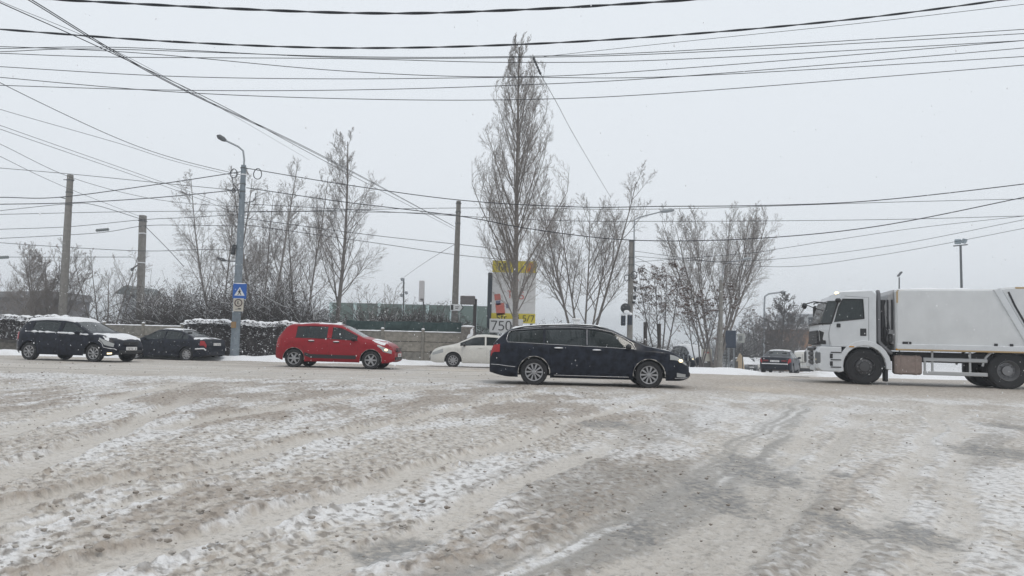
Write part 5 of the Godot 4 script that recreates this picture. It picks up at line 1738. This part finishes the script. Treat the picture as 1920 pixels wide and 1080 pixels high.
	tl = MB.new(); tl.ball(at(1175, 585, 39.42) - b, Vector3(0.16, 0.11, 0.05), 5, 9)
	part(tl, "stuck_snow", snow, o)
	# concrete post at the side street
	o = pole("utility_pole", "plain concrete post at the corner of the side street", 1350, 44, 1352, 525, 0.14, 0.11, conc)
	b = o.position
	var ca = MB.new()
	ca.tube(PackedVector3Array([at(1354, 530, 43.9) - b, at(1356, 500, 43.9) - b, at(1366, 492, 43.9) - b, at(1395, 486, 43.9) - b]), 0.025, 6)
	ca.tube(PackedVector3Array([at(1393, 486.5, 43.9) - b, at(1400, 484.5, 43.9) - b, at(1408, 484, 43.9) - b]), [0.05, 0.09, 0.04], 7)
	part(ca, "lamp_arm", galv, o)
	# far lamp, floodlight mast, small lamp
	o = thing("far_street_lamp", "hazy street lamp far down the side street", "street lamp", stand(1432, 78))
	b = o.position
	po = MB.new(); po.tube(PackedVector3Array([Vector3(0, -0.2, 0), at(1433, 575, 78) - b, at(1434, 556, 78) - b, at(1441, 551, 78) - b, at(1464, 548, 78) - b]), 0.09, 7)
	part(po, "post", galv, o)
	po = MB.new(); po.tube(PackedVector3Array([at(1462, 548, 78) - b, at(1468, 547, 78) - b, at(1474, 547, 78) - b]), [0.08, 0.14, 0.06], 7)
	part(po, "lamp_head", galv, o)
	o = thing("floodlight_mast", "tall mast with two floodlights rising behind the refuse truck", "mast", stand(1806, 80))
	b = o.position
	po = MB.new(); po.tube(PackedVector3Array([Vector3(0, -0.3, 0), at(1801, 460, 80) - b]), [0.16, 0.11], 8)
	part(po, "post", iron, o)
	po = MB.new(); po.box(at(1801, 460, 79.9) - b, Vector3(1.5, 0.12, 0.12), Basis(Vector3(0, 0, 1), 0.12), 0.02)
	part(po, "cross_bar", iron, o)
	for q in [[1796, 453, -0.5], [1808, 452, 0.6]]:
		po = MB.new(); po.box(at(q[0], q[1], 79.8) - b, Vector3(0.62, 0.5, 0.3), Basis(Vector3(0, 1, 0), q[2]) * Basis(Vector3(1, 0, 0), 0.5), 0.06)
		part(po, "floodlight", mat("flood", 0.22, 0.27, 0.30, 0.3), o)
	o = thing("yard_lamp", "small angled lamp on a thin post behind the truck cab", "lamp", stand(1686, 70))
	b = o.position
	po = MB.new(); po.tube(PackedVector3Array([Vector3(0, -0.3, 0), at(1686, 520, 70) - b]), 0.06, 7)
	part(po, "post", iron, o)
	po = MB.new(); po.box(at(1687, 514, 70) - b, Vector3(0.55, 0.14, 0.3), Basis(Vector3(0, 0, 1), 0.9), 0.03)
	part(po, "lamp_head", iron, o)
	# signboards by the side street
	o = thing("notice_board", "dark blue upright board on posts behind the concrete post", "sign", stand(1370, 50))
	b = o.position
	po = MB.new(); po.box(at(1370, 636, 50) - b, Vector3(0.68, 1.12, 0.12), Basis(), 0.03)
	part(po, "panel", mat("board_blue", 0.035, 0.05, 0.08, 0.5), o)
	po = MB.new()
	for x in [-0.28, 0.28]: po.tube(PackedVector3Array([Vector3(x, -0.2, 0), Vector3(x, at(1370, 636, 50).y - b.y, 0)]), 0.03, 6)
	part(po, "post", iron, o)
	o = thing("small_notice", "small pale framed notice beside the dark blue board", "sign", stand(1390, 51))
	b = o.position
	po = MB.new(); po.box(at(1390, 634, 51) - b, Vector3(0.45, 0.62, 0.05), Basis(), 0.02)
	part(po, "panel", mat("notice_pale", 0.42, 0.43, 0.41, 0.6), o)
	po = MB.new(); po.box(at(1389, 634, 50.95) - b, Vector3(0.22, 0.34, 0.02), Basis(), 0.01)
	part(po, "print", mat("notice_grey", 0.22, 0.23, 0.23, 0.6), o)
	po = MB.new(); po.tube(PackedVector3Array([Vector3(0.1, -0.2, -0.03), Vector3(0.1, at(1390, 640, 51).y - b.y, -0.03)]), 0.03, 6)
	part(po, "post", iron, o)
	o = thing("utility_cabinet", "pale cabinet with a red label between the tree trunks", "cabinet", stand(1324, 50))
	b = o.position
	po = MB.new(); po.box(at(1325, 666, 50) - b, Vector3(0.62, 0.78, 0.35), Basis(Vector3(0, 0, 1), 0.04), 0.03)
	part(po, "case", mat("cabinet", 0.50, 0.48, 0.42, 0.6), o)
	po = MB.new(); po.box(Vector3(0.04, 0.12, 0), Vector3(0.4, 0.5, 0.25), Basis(), 0.02)
	part(po, "plinth", mat("plinth", 0.10, 0.095, 0.09, 0.8), o)
	po = MB.new()
	for k in 5: po.box(at(1325, 661, 49.8) - b + Vector3(-0.16 + 0.08 * k, 0, 0), Vector3(0.055, 0.10, 0.01))
	part(po, "red_print", mat("red_print", 0.42, 0.05, 0.05, 0.6), o)
	o = thing("folding_sign", "beige folding board leaning by the snow covered cars", "sign", stand(1385, 54))
	po = MB.new()
	po.prism(PackedVector2Array([Vector2(-0.42, 0.0), Vector2(0.40, 0.0), Vector2(0.26, 1.0), Vector2(0.08, 1.28), Vector2(-0.04, 1.0)]), -0.2, 0.2, 0.04)
	part(po, "board", mat("board_beige", 0.46, 0.36, 0.25, 0.8), o)
	po = MB.new(); po.box(Vector3(-0.2, 0.5, 0.205), Vector3(0.2, 0.45, 0.01))
	part(po, "dark_panel", mat("plinth", 0.10, 0.095, 0.09, 0.8), o)
	# short posts and low fence right of the signal post
	for q in [[1210, 41.0, 604], [1236, 42.0, 607]]:
		o = thing("dark_post", "short dark wooden post among the seeded trees", "post", stand(q[0], q[1]), 0.0, "short dark posts")
		po = MB.new(); po.tube(PackedVector3Array([Vector3(0, -0.2, 0), at(q[0], q[2], q[1]) - o.position]), 0.10, 8)
		part(po, "shaft", mat("dark_wood", 0.05, 0.043, 0.04, 0.9), o)
	o = thing("low_railing", "low railing with snowy posts beside the buried car", "railing", stand(1240, 52))
	po = MB.new(); po.box(Vector3(0.6, 0.85, 0), Vector3(2.4, 0.06, 0.05), Basis(), 0.01)
	part(po, "rail", iron, o)
	for k in 9:
		po = MB.new(); po.box(Vector3(-0.6 + 0.3 * k, 0.5, 0), Vector3(0.06, 1.0, 0.06), Basis(), 0.01)
		part(po, "post", galv, o)
	o = thing("barred_gate", "pale barred gate behind the concrete post", "gate", stand(1351, 52))
	for k in 6:
		po = MB.new(); po.box(Vector3(0.0, 0.3 + 0.2 * k, 0), Vector3(1.1, 0.06, 0.05), Basis(), 0.01)
		part(po, "bar", galv, o)
	for x in [-0.55, 0.55, 0.9]:
		po = MB.new(); po.box(Vector3(x, 0.75, 0), Vector3(0.07, 1.5, 0.07), Basis(), 0.01)
		part(po, "post", galv, o)

func build_billboard():
	var bd = 40.5
	var A = at(921, 605, bd); var Bx = at(1003, 605, bd)
	var c = (A + Bx) * 0.5
	var base = gh(c.x, -bd)
	var o = thing("billboard", "white billboard with yellow bands and red print behind the poplar", "billboard", Vector3(c.x, base, -bd), deg_to_rad(0))
	var W = Bx.x - A.x
	var y_top = at(962, 490, bd).y - base; var y_b = at(962, 606, bd).y - base
	var white = speckle("poster_white", 0.60, 0.60, 0.60, 0.08, 0.02, 0.6, 0.7)
	var yel = mat("poster_yellow", 0.60, 0.50, 0.06, 0.6)
	var ink = mat("ink", 0.03, 0.03, 0.03, 0.6)
	var redm = mat("poster_red", 0.52, 0.15, 0.12, 0.6)
	var p = MB.new(); p.box(Vector3(0, (y_top + y_b) / 2, 0), Vector3(W, y_top - y_b, 0.08), Basis(), 0.01)
	part(p, "panel", white, o)
	var sidep = MB.new(); sidep.box(Vector3(-W / 2 - 0.12, (y_top + y_b) / 2 - 0.45, -0.35), Vector3(0.22, y_top - y_b - 0.35, 0.9), Basis(), 0.03)
	part(sidep, "side_panel", mat("board_side", 0.05, 0.06, 0.07, 0.7), o)
	var bh = 0.62
	for q in [[y_top - bh / 2 + 0.02, "top_band"], [y_b + bh * 0.42, "bottom_band"]]:
		p = MB.new(); p.box(Vector3(0, q[0], 0.045), Vector3(W + 0.02, bh if q[1] == "top_band" else bh * 0.8, 0.02))
		part(p, q[1], yel, o)
	text(o, "M", 0.42, Vector3(-W * 0.27, y_top - bh / 2, 0.07), mat("dark_olive", 0.10, 0.09, 0.02, 0.7))
	text(o, "2", 0.42, Vector3(W * 0.36, y_top - bh / 2, 0.07), mat("poster_orange", 0.55, 0.12, 0.02, 0.6))
	p = MB.new(); p.box(Vector3(W * 0.36, y_top - bh / 2, 0.054), Vector3(0.42, 0.5, 0.012))
	part(p, "orange_patch", mat("poster_orange_light", 0.62, 0.36, 0.08, 0.6), o)
	text(o, "Str.", 0.34, Vector3(-W * 0.24, y_b + bh * 0.42, 0.07), ink)
	text(o, "ei 5/7", 0.34, Vector3(W * 0.24, y_b + bh * 0.42, 0.07), ink)
	text(o, "T", 0.42, Vector3(-W * 0.09, y_b + 1.5, 0.06), redm)
	text(o, "S", 0.42, Vector3(W * 0.18, y_b + 1.46, 0.06), redm)
	text(o, "S", 0.34, Vector3(W * 0.06, y_b + 2.35, 0.06), redm)
	# printed pack at the left of the poster
	for q in [[-W * 0.37, y_b + 1.35, 0.32, 0.32, "poster_red"], [-W * 0.35, y_b + 1.05, 0.24, 0.22, "poster_blue"], [-W * 0.30, y_b + 0.72, 0.46, 0.62, "poster_red"], [-W * 0.14, y_b + 0.9, 0.14, 0.24, "poster_blue"]]:
		p = MB.new(); p.box(Vector3(q[0], q[1], 0.048), Vector3(q[2], q[3], 0.014), Basis(Vector3(0, 0, 1), 0.12))
		part(p, "printed_pack", redm if q[4] == "poster_red" else mat("poster_blue", 0.15, 0.16, 0.24, 0.6), o)
	p = MB.new()
	for x in [-W * 0.42, W * 0.42]: p.box(Vector3(x, y_b / 2 - 0.15, -0.12), Vector3(0.14, y_b + 0.3, 0.14), Basis(), 0.01)
	part(p, "leg", mat("iron", 0.09, 0.095, 0.10, 0.6), o)
	var c2 = at(949, 611, bd - 0.3)
	var d2 = thing("distance_sign", "white board reading 750m below the billboard", "sign", Vector3(c2.x, gh(c2.x, c2.z), c2.z))
	var yy = c2.y - d2.position.y
	p = MB.new(); p.box(Vector3(0, yy, 0), Vector3(1.75, 0.72, 0.05), Basis(), 0.01)
	part(p, "panel", white, d2)
	text(d2, "750", 0.52, Vector3(-0.25, yy, 0.032), ink)
	text(d2, "m", 0.42, Vector3(0.5, yy - 0.05, 0.032), mat("grey_ink", 0.2, 0.2, 0.2, 0.6))
	p = MB.new()
	for x in [-0.78, 0.78]: p.box(Vector3(x, yy * 0.5 - 0.1, -0.06), Vector3(0.09, yy + 0.6, 0.07), Basis(), 0.01)
	part(p, "post", mat("iron", 0.09, 0.095, 0.10, 0.6), d2)

func build_background():
	var snow = mat("snow", 0.8, 0.81, 0.83, 0.9)
	fence(-30, 340, 38.6, 3, "low precast concrete fence with snowy coping behind the parked dark cars")
	fence(338, 648, 38.8, 3, "concrete fence mostly hidden by the long snowy hedge")
	fence(640, 868, 38.2, 3, "bare precast concrete fence between the hedge and the stone pillar")
	hedge(-40, 126, 38.2, 1.72, "short snow topped hedge left of the utility pole", 0.55)
	hedge(345, 640, 38.2, 1.72, "long dark snow topped hedge behind the street lamp", 0.0)
	# green netting above the wall
	var a = stand(645, 38.3); var b = stand(866, 38.3)
	var o = thing("green_netting", "dark green sagging net fence above the concrete wall", "netting", Vector3(a.x, a.y - 0.06, -38.35))
	var nt = MB.new()
	var pts = []
	var L = b.x - a.x
	for u in 61:
		for w in 7:
			var x = L * u / 60.0
			var y = lerpf(1.42, 2.0 + 0.05 * n_mid.get_noise_2d(x * 0.8, 1.0), w / 6.0)
			pts.append(Vector3(x, y, -0.1 + 0.10 * n_mid.get_noise_2d(x * 1.4, y * 1.2)))
	smooth_grid(nt, pts, 61, 7, no_skip, false)
	part(nt, "net", speckle("net", 0.035, 0.062, 0.06, 0.5, 0.03, 1.0, 0.8), o)
	for k in 4:
		var ps = MB.new(); ps.tube(PackedVector3Array([Vector3(L * k / 3.0, 0, -0.1), Vector3(L * k / 3.0, 2.05, -0.1)]), 0.03, 6)
		part(ps, "post", mat("iron", 0.09, 0.095, 0.10, 0.6), o)
	# brushwood on top of the net
	for q in [[700, 41.0, 3.0, 3.0], [760, 41.0, 3.0, 3.0], [815, 41.0, 2.8, 3.1], [905, 41.5, 2.0, 2.2]]:
		bush(stand(q[0], q[1]), q[2], q[3], ["snowy brushwood above the net near the hedge", "snowy brushwood above the net by the stop sign", "snowy brushwood above the net by the utility pole", "snowy brushwood between the pillar and the billboard"][[700, 760, 815, 905].find(q[0])], 2.0)
	# sloping shed roof behind
	o = thing("low_shed", "low brown shed with shallow snow edged roof behind the net", "shed", stand(725, 55))
	var sh = MB.new()
	sh.prism(PackedVector2Array([Vector2(-3.2, -0.3), Vector2(3.2, -0.3), Vector2(3.2, 2.3), Vector2(0.0, 3.2), Vector2(-3.2, 2.5)]), -2.0, 0.0)
	part(sh, "wall", speckle("shed", 0.12, 0.10, 0.09, 0.3, 0.03, 0.5), o)
	sh = MB.new()
	sh.tube(PackedVector3Array([Vector3(-3.3, 2.52, 0.05), Vector3(0, 3.24, 0.05), Vector3(3.3, 2.32, 0.05)]), 0.05, 6)
	part(sh, "roof_edge_snow", snow, o)
	# green noise barrier
	var e0 = stand(618, 82); var e1 = stand(935, 82)
	o = thing("noise_barrier", "long hazy green noise barrier with white posts", "barrier", Vector3(e0.x, -1.2, -82))
	var n = 7
	var bw = (e1.x - e0.x) / n
	var top = at(780, 571, 82).y + 1.2
	var pmn = MB.new(); pmn.box(Vector3(0, 0, 0), Vector3(bw - 0.3, top, 0.2), Basis(), 0.02)
	var pm2 = pmn.mesh()
	var pom = MB.new(); pom.box(Vector3(0, 0, 0.1), Vector3(0.32, top + 0.1, 0.4), Basis(), 0.02)
	var po2 = pom.mesh()
	for k in n:
		part(pm2, "panel", mat("barrier_green", 0.115, 0.155, 0.14, 0.8), o, Vector3((k + 0.5) * bw, top / 2, 0))
		part(po2, "post", mat("barrier_white", 0.45, 0.57, 0.57, 0.7), o, Vector3(k * bw, top / 2, 0))
	# buildings at the left
	o = thing("long_shed", "long dark hazy building with a shallow roof behind the left trees", "building", Vector3(at(-20, 600, 62).x, -1.0, -62))
	var hb = at(40, 556, 62).y + 1.0
	sh = MB.new(); sh.box(Vector3(-0.6, hb / 2 - 0.1, -3), Vector3(10.6, hb, 6))
	part(sh, "wall", speckle("far_wall", 0.15, 0.145, 0.15, 0.25, 0.02, 0.3), o)
	sh = MB.new(); sh.prism(PackedVector2Array([Vector2(-6.0, hb - 0.1), Vector2(4.9, hb - 0.1), Vector2(4.7, hb + 0.5), Vector2(-6.0, hb + 0.1)]), -6.2, 0.2)
	part(sh, "roof", mat("far_roof", 0.2, 0.2, 0.205, 0.8), o)
	o = thing("gabled_house", "hazy grey gabled roof beside the square pole", "house", Vector3(at(235, 600, 75).x, -1.4, -75))
	var hr = at(235, 549, 75).y + 1.4
	sh = MB.new(); sh.box(Vector3(0, hr / 2, -3), Vector3(1.7, hr, 4))
	part(sh, "wall", mat("far_wall2", 0.35, 0.36, 0.37, 0.9), o)
	sh = MB.new(); sh.prism(PackedVector2Array([Vector2(-1.15, hr - 0.1), Vector2(1.15, hr - 0.1), Vector2(0.0, hr + 0.75)]), -6.3, 0.3)
	part(sh, "roof", mat("far_roof_dark", 0.13, 0.145, 0.145, 0.8), o)
	# brick building behind the van
	o = thing("brick_building", "hazy orange brown building with snowy roof behind the white van", "building", Vector3(at(1512, 600, 98).x, -2.4, -98))
	var bt = at(1512, 618, 98).y + 2.4
	sh = MB.new(); sh.box(Vector3(0.5, bt / 2, -4), Vector3(7.0, bt, 8))
	part(sh, "wall", speckle("brick_far", 0.28, 0.17, 0.11, 0.2, 0.03, 0.4), o)
	sh = MB.new(); sh.box(Vector3(0.5, bt + 0.15, -4), Vector3(7.3, 0.35, 8.4), Basis(), 0.06)
	part(sh, "roof_snow", snow, o)
	sh = MB.new(); sh.box(Vector3(1.0, bt + 1.2, -6), Vector3(4.0, 2.0, 4))
	part(sh, "upper_wall", mat("far_wall2", 0.35, 0.36, 0.37, 0.9), o)
	for k in 3:
		sh = MB.new(); sh.box(Vector3(-0.3 + 1.2 * k, bt + 1.3, -3.98), Vector3(0.6, 0.9, 0.06))
		part(sh, "window", mat("far_window", 0.06, 0.065, 0.07, 0.2), o)
	sh = MB.new(); sh.box(Vector3(1.0, bt + 2.3, -6), Vector3(4.3, 0.3, 4.3), Basis(), 0.06)
	part(sh, "upper_roof_snow", snow, o)

# ---------------------------------------------------------------- wires
func wire(pts: Array, d0: float, d1: float, r: float, label: String, group: String, called = "overhead_wire", strands = 1):
	var P = []
	var n = pts.size()
	var len_ = [0.0]
	for k in range(1, n): len_.append(len_[-1] + Vector2(pts[k][0] - pts[k - 1][0], pts[k][1] - pts[k - 1][1]).length())
	for k in n:
		var inv = lerpf(1.0 / d0, 1.0 / d1, len_[k] / len_[-1])
		P.append(at(pts[k][0], pts[k][1], 1.0 / inv))
	var out = PackedVector3Array()
	for k in n - 1:
		var a = P[maxi(k - 1, 0)]; var b = P[k]; var c = P[k + 1]; var e = P[mini(k + 2, n - 1)]
		for s in 10:
			var t = s / 10.0
			out.append(0.5 * (2.0 * b + (c - a) * t + (2.0 * a - 5.0 * b + 4.0 * c - e) * t * t + (3.0 * b - a - 3.0 * c + e) * t * t * t))
	out.append(P[n - 1])
	var o = thing(called, label, "wire", out[0], 0.0, group)
	var m = mat("wire", 0.028, 0.030, 0.036, 0.6)
	for s in strands:
		var mb = MB.new()
		var q = PackedVector3Array()
		if strands == 1:
			for p in out: q.append(p - out[0])
		else:
			var acc = 0.0
			for k in out.size() - 1:
				for j in 6:
					var p = out[k].lerp(out[k + 1], j / 6.0)
					acc += out[k].distance_to(out[k + 1]) / 6.0
					var a = acc * 4.2 + TAU * s / strands
					q.append(p - out[0] + Vector3(0, cos(a), sin(a)) * r * 0.9)
		mb.tube(q, r, 5, false)
		part(mb, "strand" if strands > 1 else "conductor", m, o)

func build_wires():
	var A = "thin overhead wires high over the road"
	var kk = 0
	wire([[60, -8], [120, 0], [640, 24], [960, 19], [1320, -2], [1500, -16]], 13, 13, 0.0135, "thick twisted overhead cable, the topmost over the road", "", "twisted_cable", 2)
	wire([[-120, 46], [0, 55], [320, 78], [640, 90], [960, 84], [1280, 65], [1600, 36], [1880, 0], [2000, -18]], 14, 14, 0.0115, "thick twisted overhead cable, second from the top over the road", "", "twisted_cable", 2)
	for w in [[[-150, 100], [0, 97], [190, 92], [640, 106], [960, 106], [1280, 95], [1920, 55], [2080, 44]], [[-150, 92], [0, 91], [230, 89], [640, 108], [960, 108], [1280, 99], [1920, 63], [2080, 53]], [[-150, 96], [0, 100], [210, 107], [640, 110], [960, 117], [1280, 111], [1920, 76], [2080, 66]],
		[[-100, 84], [240, 98], [640, 133], [960, 144], [1280, 128], [1920, 76], [2080, 60]], [[-150, 116], [0, 125], [320, 143], [640, 148], [960, 145], [1280, 143], [1920, 106], [2080, 94]], [[-150, 154], [0, 160], [320, 169], [640, 169], [960, 160], [1280, 143], [1920, 90], [2080, 74]], [[-150, 130], [0, 145], [320, 172], [640, 185], [960, 187], [1280, 173], [1920, 122], [2080, 106]]]:
		wire(w, 18.5, 18.5, 0.0095, "thin dark overhead wire, %s of the level bundle below the twisted cables" % ["first", "second", "third", "fourth", "fifth", "sixth", "last"][kk], A)
		kk += 1
	wire([[1020, 106], [1280, 78], [1600, 45], [1920, 8], [2080, -12]], 18.6, 15, 0.006, "very thin wire rising from the high bundle", "")
	var Bg = "slanting wires running to the poles"
	wire([[-60, -75], [60, 0], [330, 160], [620, 300], [858, 428]], 9, 40, 0.0075, "thick slanting wire, upper of the close pair to the pole left of the billboard", Bg)
	wire([[-70, -72], [50, -2], [322, 158], [612, 298], [850, 424]], 9.2, 40, 0.0075, "thick slanting wire, lower of the close pair to the pole left of the billboard", Bg)
	wire([[-120, -50], [0, 5], [200, 95], [420, 200], [620, 308], [852, 430]], 9.5, 40, 0.0075, "slanting wire joining the thick pair at the pole left of the billboard", Bg)
	wire([[-120, -55], [0, 2], [210, 92], [400, 195], [580, 300]], 9.5, 30, 0.004, "very thin slanting wire just below the thick pair", Bg)
	var lamp_labels = ["dark sagging cable coming down to the top of the street lamp", "thin wire just under the sagging cable to the street lamp", "thin wire, upper of the close pair meeting the street lamp", "thin wire, lower of the close pair meeting the street lamp", "thin wire sloping past the tall utility pole to the street lamp"]
	var nth = 0
	for w in [[[-120, 85], [0, 155], [210, 255], [330, 298], [452, 328]], [[-120, 165], [0, 205], [220, 268], [330, 303], [450, 332]], [[-120, 190], [0, 235], [300, 340], [450, 392]], [[-120, 198], [0, 242], [300, 346], [446, 400]], [[-120, 215], [0, 270], [140, 335], [300, 375], [452, 388]]]:
		wire(w, 24, 37, 0.009 if w[1][1] > 160 else 0.013, lamp_labels[nth], Bg)
		nth += 1
	wire([[-120, 230], [0, 293], [120, 350], [268, 408]], 30, 50, 0.011, "thin wire sloping past the tall utility pole to the square pole", Bg)
	var Cg = "level wires strung behind the road"
	var lc = "thin level wire strung between the poles behind the road"
	for w in [[[-120, 304], [0, 315], [140, 327], [300, 343], [455, 358]], [[-120, 404], [0, 402], [240, 397], [440, 396], [720, 398], [858, 402]], [[-120, 435], [0, 430], [130, 425], [268, 412], [350, 408], [452, 402]], [[-120, 452], [0, 447], [180, 437], [266, 424], [330, 422], [450, 424]], [[-120, 440], [0, 455], [250, 470], [380, 468], [446, 470]], [[-60, 482], [0, 482], [120, 482], [245, 482]], [[455, 398], [560, 396], [860, 390], [1240, 392], [1640, 380], [1920, 373], [2080, 370]], [[455, 382], [640, 392], [1000, 412], [1260, 415], [1640, 412], [1920, 405], [2080, 402]], [[268, 412], [180, 385], [130, 382], [0, 395]], [[452, 408], [690, 440], [858, 458], [962, 470]], [[450, 420], [700, 455], [858, 478], [962, 488]]]:
		wire(w, 43, 43, 0.016, lc, Cg)
	for w in [[[-120, 372], [0, 370], [110, 370], [300, 345], [452, 322]], [[-120, 384], [0, 383], [140, 380], [300, 370], [455, 355]]]:
		wire(w, 38, 37, 0.022, "dark cable sagging from the left into the street lamp", "cables into the street lamp")
	wire([[460, 315], [640, 345], [860, 375], [1080, 388], [1240, 387], [1440, 385], [1640, 376], [1920, 345], [2080, 322]], 37, 30, 0.020, "dark cable leaving the street lamp and sagging across to the right", "")
	wire([[462, 352], [640, 378], [860, 405], [1000, 430], [1180, 450], [1400, 448], [1640, 425], [1920, 370], [2080, 336]], 37, 30, 0.020, "lowest dark cable leaving the street lamp and rising at the right", "")
	for w in [[[1184, 470], [1440, 500], [1640, 480], [1920, 428], [2080, 394]], [[1184, 480], [1380, 490], [1640, 465], [1920, 412], [2080, 378]], [[1184, 492], [1400, 475], [1470, 465], [1700, 430], [1920, 405], [2080, 386]]]:
		wire(w, 40, 34, 0.011, "thin wire rising to the right from the signal post", "wires rising from the signal post")
	for w in [[[1184, 480], [1230, 500], [1300, 540]], [[1184, 492], [1240, 520], [1320, 555]], [[1184, 505], [1230, 530], [1290, 560]]]:
		wire(w, 40, 55, 0.012, "short wire falling behind the signal post", "short wires behind the signal post")
	wire([[1014, 140], [1045, 195], [1080, 260], [1145, 370]], 19, 34, 0.007, "thin slanting stay wire below the dark insulator", "", "stay_wire")
	wire([[268, 420], [310, 462], [345, 500]], 50, 50, 0.02, "stay wire slanting down from the square pole", "", "stay_wire")
	wire([[757, 520], [800, 490], [858, 455]], 60, 40, 0.012, "wire from the camera mast up to the utility pole", "", "stay_wire")
	# insulators
	for q in [[[1000, 108], [1006, 124], [1014, 140], 18.8, "dark ribbed insulator hanging from the high wires"], [[180, 432], [192, 431], [204, 430], 43.0, "pale ribbed insulator on a wire near the utility pole"], [[-4, 483], [8, 483], [16, 482], 43.0, "grey insulator on a wire at the left edge"]]:
		var p0 = at(q[0][0], q[0][1], q[3]); var p2 = at(q[2][0], q[2][1], q[3])
		var o = thing("insulator", q[4], "insulator", p0)
		var mb = MB.new()
		var pp = PackedVector3Array(); var rr = []
		for k in 13:
			pp.append((p2 - p0) * k / 12.0); rr.append((0.035 if q[3] < 30 else 0.10) * (1.0 if k % 2 else 0.55))
		mb.tube(pp, rr, 8)
		part(mb, "ribs", mat("insulator", 0.06, 0.065, 0.07, 0.5) if q[3] < 30 else mat("insulator_pale", 0.2, 0.22, 0.22, 0.5), o)

# ---------------------------------------------------------------- build
func _ready():
	cam_basis = Basis.from_euler(Vector3(deg_to_rad(4.04), 0, deg_to_rad(1.4)))
	var cam = Camera3D.new()
	cam.fov = rad_to_deg(2.0 * atan(540.0 / F))
	cam.transform = Transform3D(cam_basis, cam_pos)
	cam.far = 1500.0
	cam.current = true
	add_child(cam)
	var env = Environment.new()
	var sky = Sky.new()
	var sm = ProceduralSkyMaterial.new()
	sm.sky_top_color = Color(0.918, 0.942, 0.968)
	sm.sky_horizon_color = Color(0.912, 0.932, 0.953)
	sm.sky_curve = 0.15
	sm.ground_bottom_color = Color(0.6, 0.6, 0.6)
	sm.ground_horizon_color = Color(0.8, 0.82, 0.84)
	sm.sun_angle_max = 1.0
	sky.sky_material = sm
	env.background_mode = Environment.BG_SKY
	env.sky = sky
	env.tonemap_mode = Environment.TONE_MAPPER_LINEAR
	env.tonemap_exposure = 1.0
	env.sdfgi_enabled = true
	env.ssao_enabled = true
	env.ssil_enabled = true
	env.fog_enabled = true
	env.fog_density = 0.0019
	env.fog_light_color = Color(0.86, 0.88, 0.9)
	var we = WorldEnvironment.new()
	we.environment = env
	add_child(we)
	var sun = DirectionalLight3D.new()
	sun.light_energy = 0.3
	sun.light_angular_distance = 20.0
	sun.light_color = Color(1.0, 0.98, 0.95)
	sun.shadow_enabled = true
	sun.rotation_degrees = Vector3(-62, 35, 0)
	add_child(sun)
	# noises
	n_low.seed = 3; n_low.frequency = 0.35; n_low.fractal_octaves = 2
	n_mid.seed = 4; n_mid.frequency = 0.9; n_mid.fractal_octaves = 3
	n_clump.seed = 5; n_clump.frequency = 8.0; n_clump.fractal_octaves = 3
	n_fine.seed = 6; n_fine.frequency = 22.0; n_fine.fractal_octaves = 2
	n_cell.seed = 7; n_cell.noise_type = FastNoiseLite.TYPE_CELLULAR; n_cell.frequency = 8.0; n_cell.cellular_return_type = FastNoiseLite.RETURN_DISTANCE; n_cell.domain_warp_enabled = true; n_cell.domain_warp_amplitude = 0.09; n_cell.domain_warp_frequency = 4.0
	n_cell.frequency = 14.0
	n_cell2.seed = 8; n_cell2.noise_type = FastNoiseLite.TYPE_CELLULAR; n_cell2.frequency = 30.0; n_cell2.cellular_return_type = FastNoiseLite.RETURN_DISTANCE
	n_grit.seed = 9; n_grit.frequency = 14.0; n_grit.fractal_octaves = 3
	font.font_names = PackedStringArray(["Droid Sans"])
	# setting
	make_tracks()
	road_sheet()
	var xs = []
	for k in 181: xs.append(-38.0 + 90.0 * k / 180.0)
	var ds = []
	for k in 110: ds.append(28.6 + 0.13 * k + 0.0028 * k * k)
	grid_sheet("verge", xs, ds, verge_h, verge_c, vmat("verge_snow", 0.9), "snow covered verge and side street mouth", "verge")
	var gx = []
	for k in range(-40, 41): gx.append(signf(k) * 400.0 * pow(absf(k) / 40.0, 2.0))
	var gd = []
	for k in range(-30, 41): gd.append(signf(k) * 500.0 * pow(absf(k) / 40.0, 2.0) + 10.0)
	grid_sheet("ground", gx, gd, func(x, d): return base_h(maxf(d, 0.0)) - 0.16 + 0.1 * smoothstep(70.0, 80.0, d), func(x, d): return Color(0.74, 0.74, 0.75), vmat("ground_snow", 0.9), "snowy ground", "ground")
	print("ground done ", Time.get_ticks_msec())
	build_background()
	build_trees()
	print("trees done ", Time.get_ticks_msec())
	build_cars()
	build_truck()
	build_street_furniture()
	build_wires()
	loose_clumps()
	snowfall()
	print("done ", Time.get_ticks_msec())
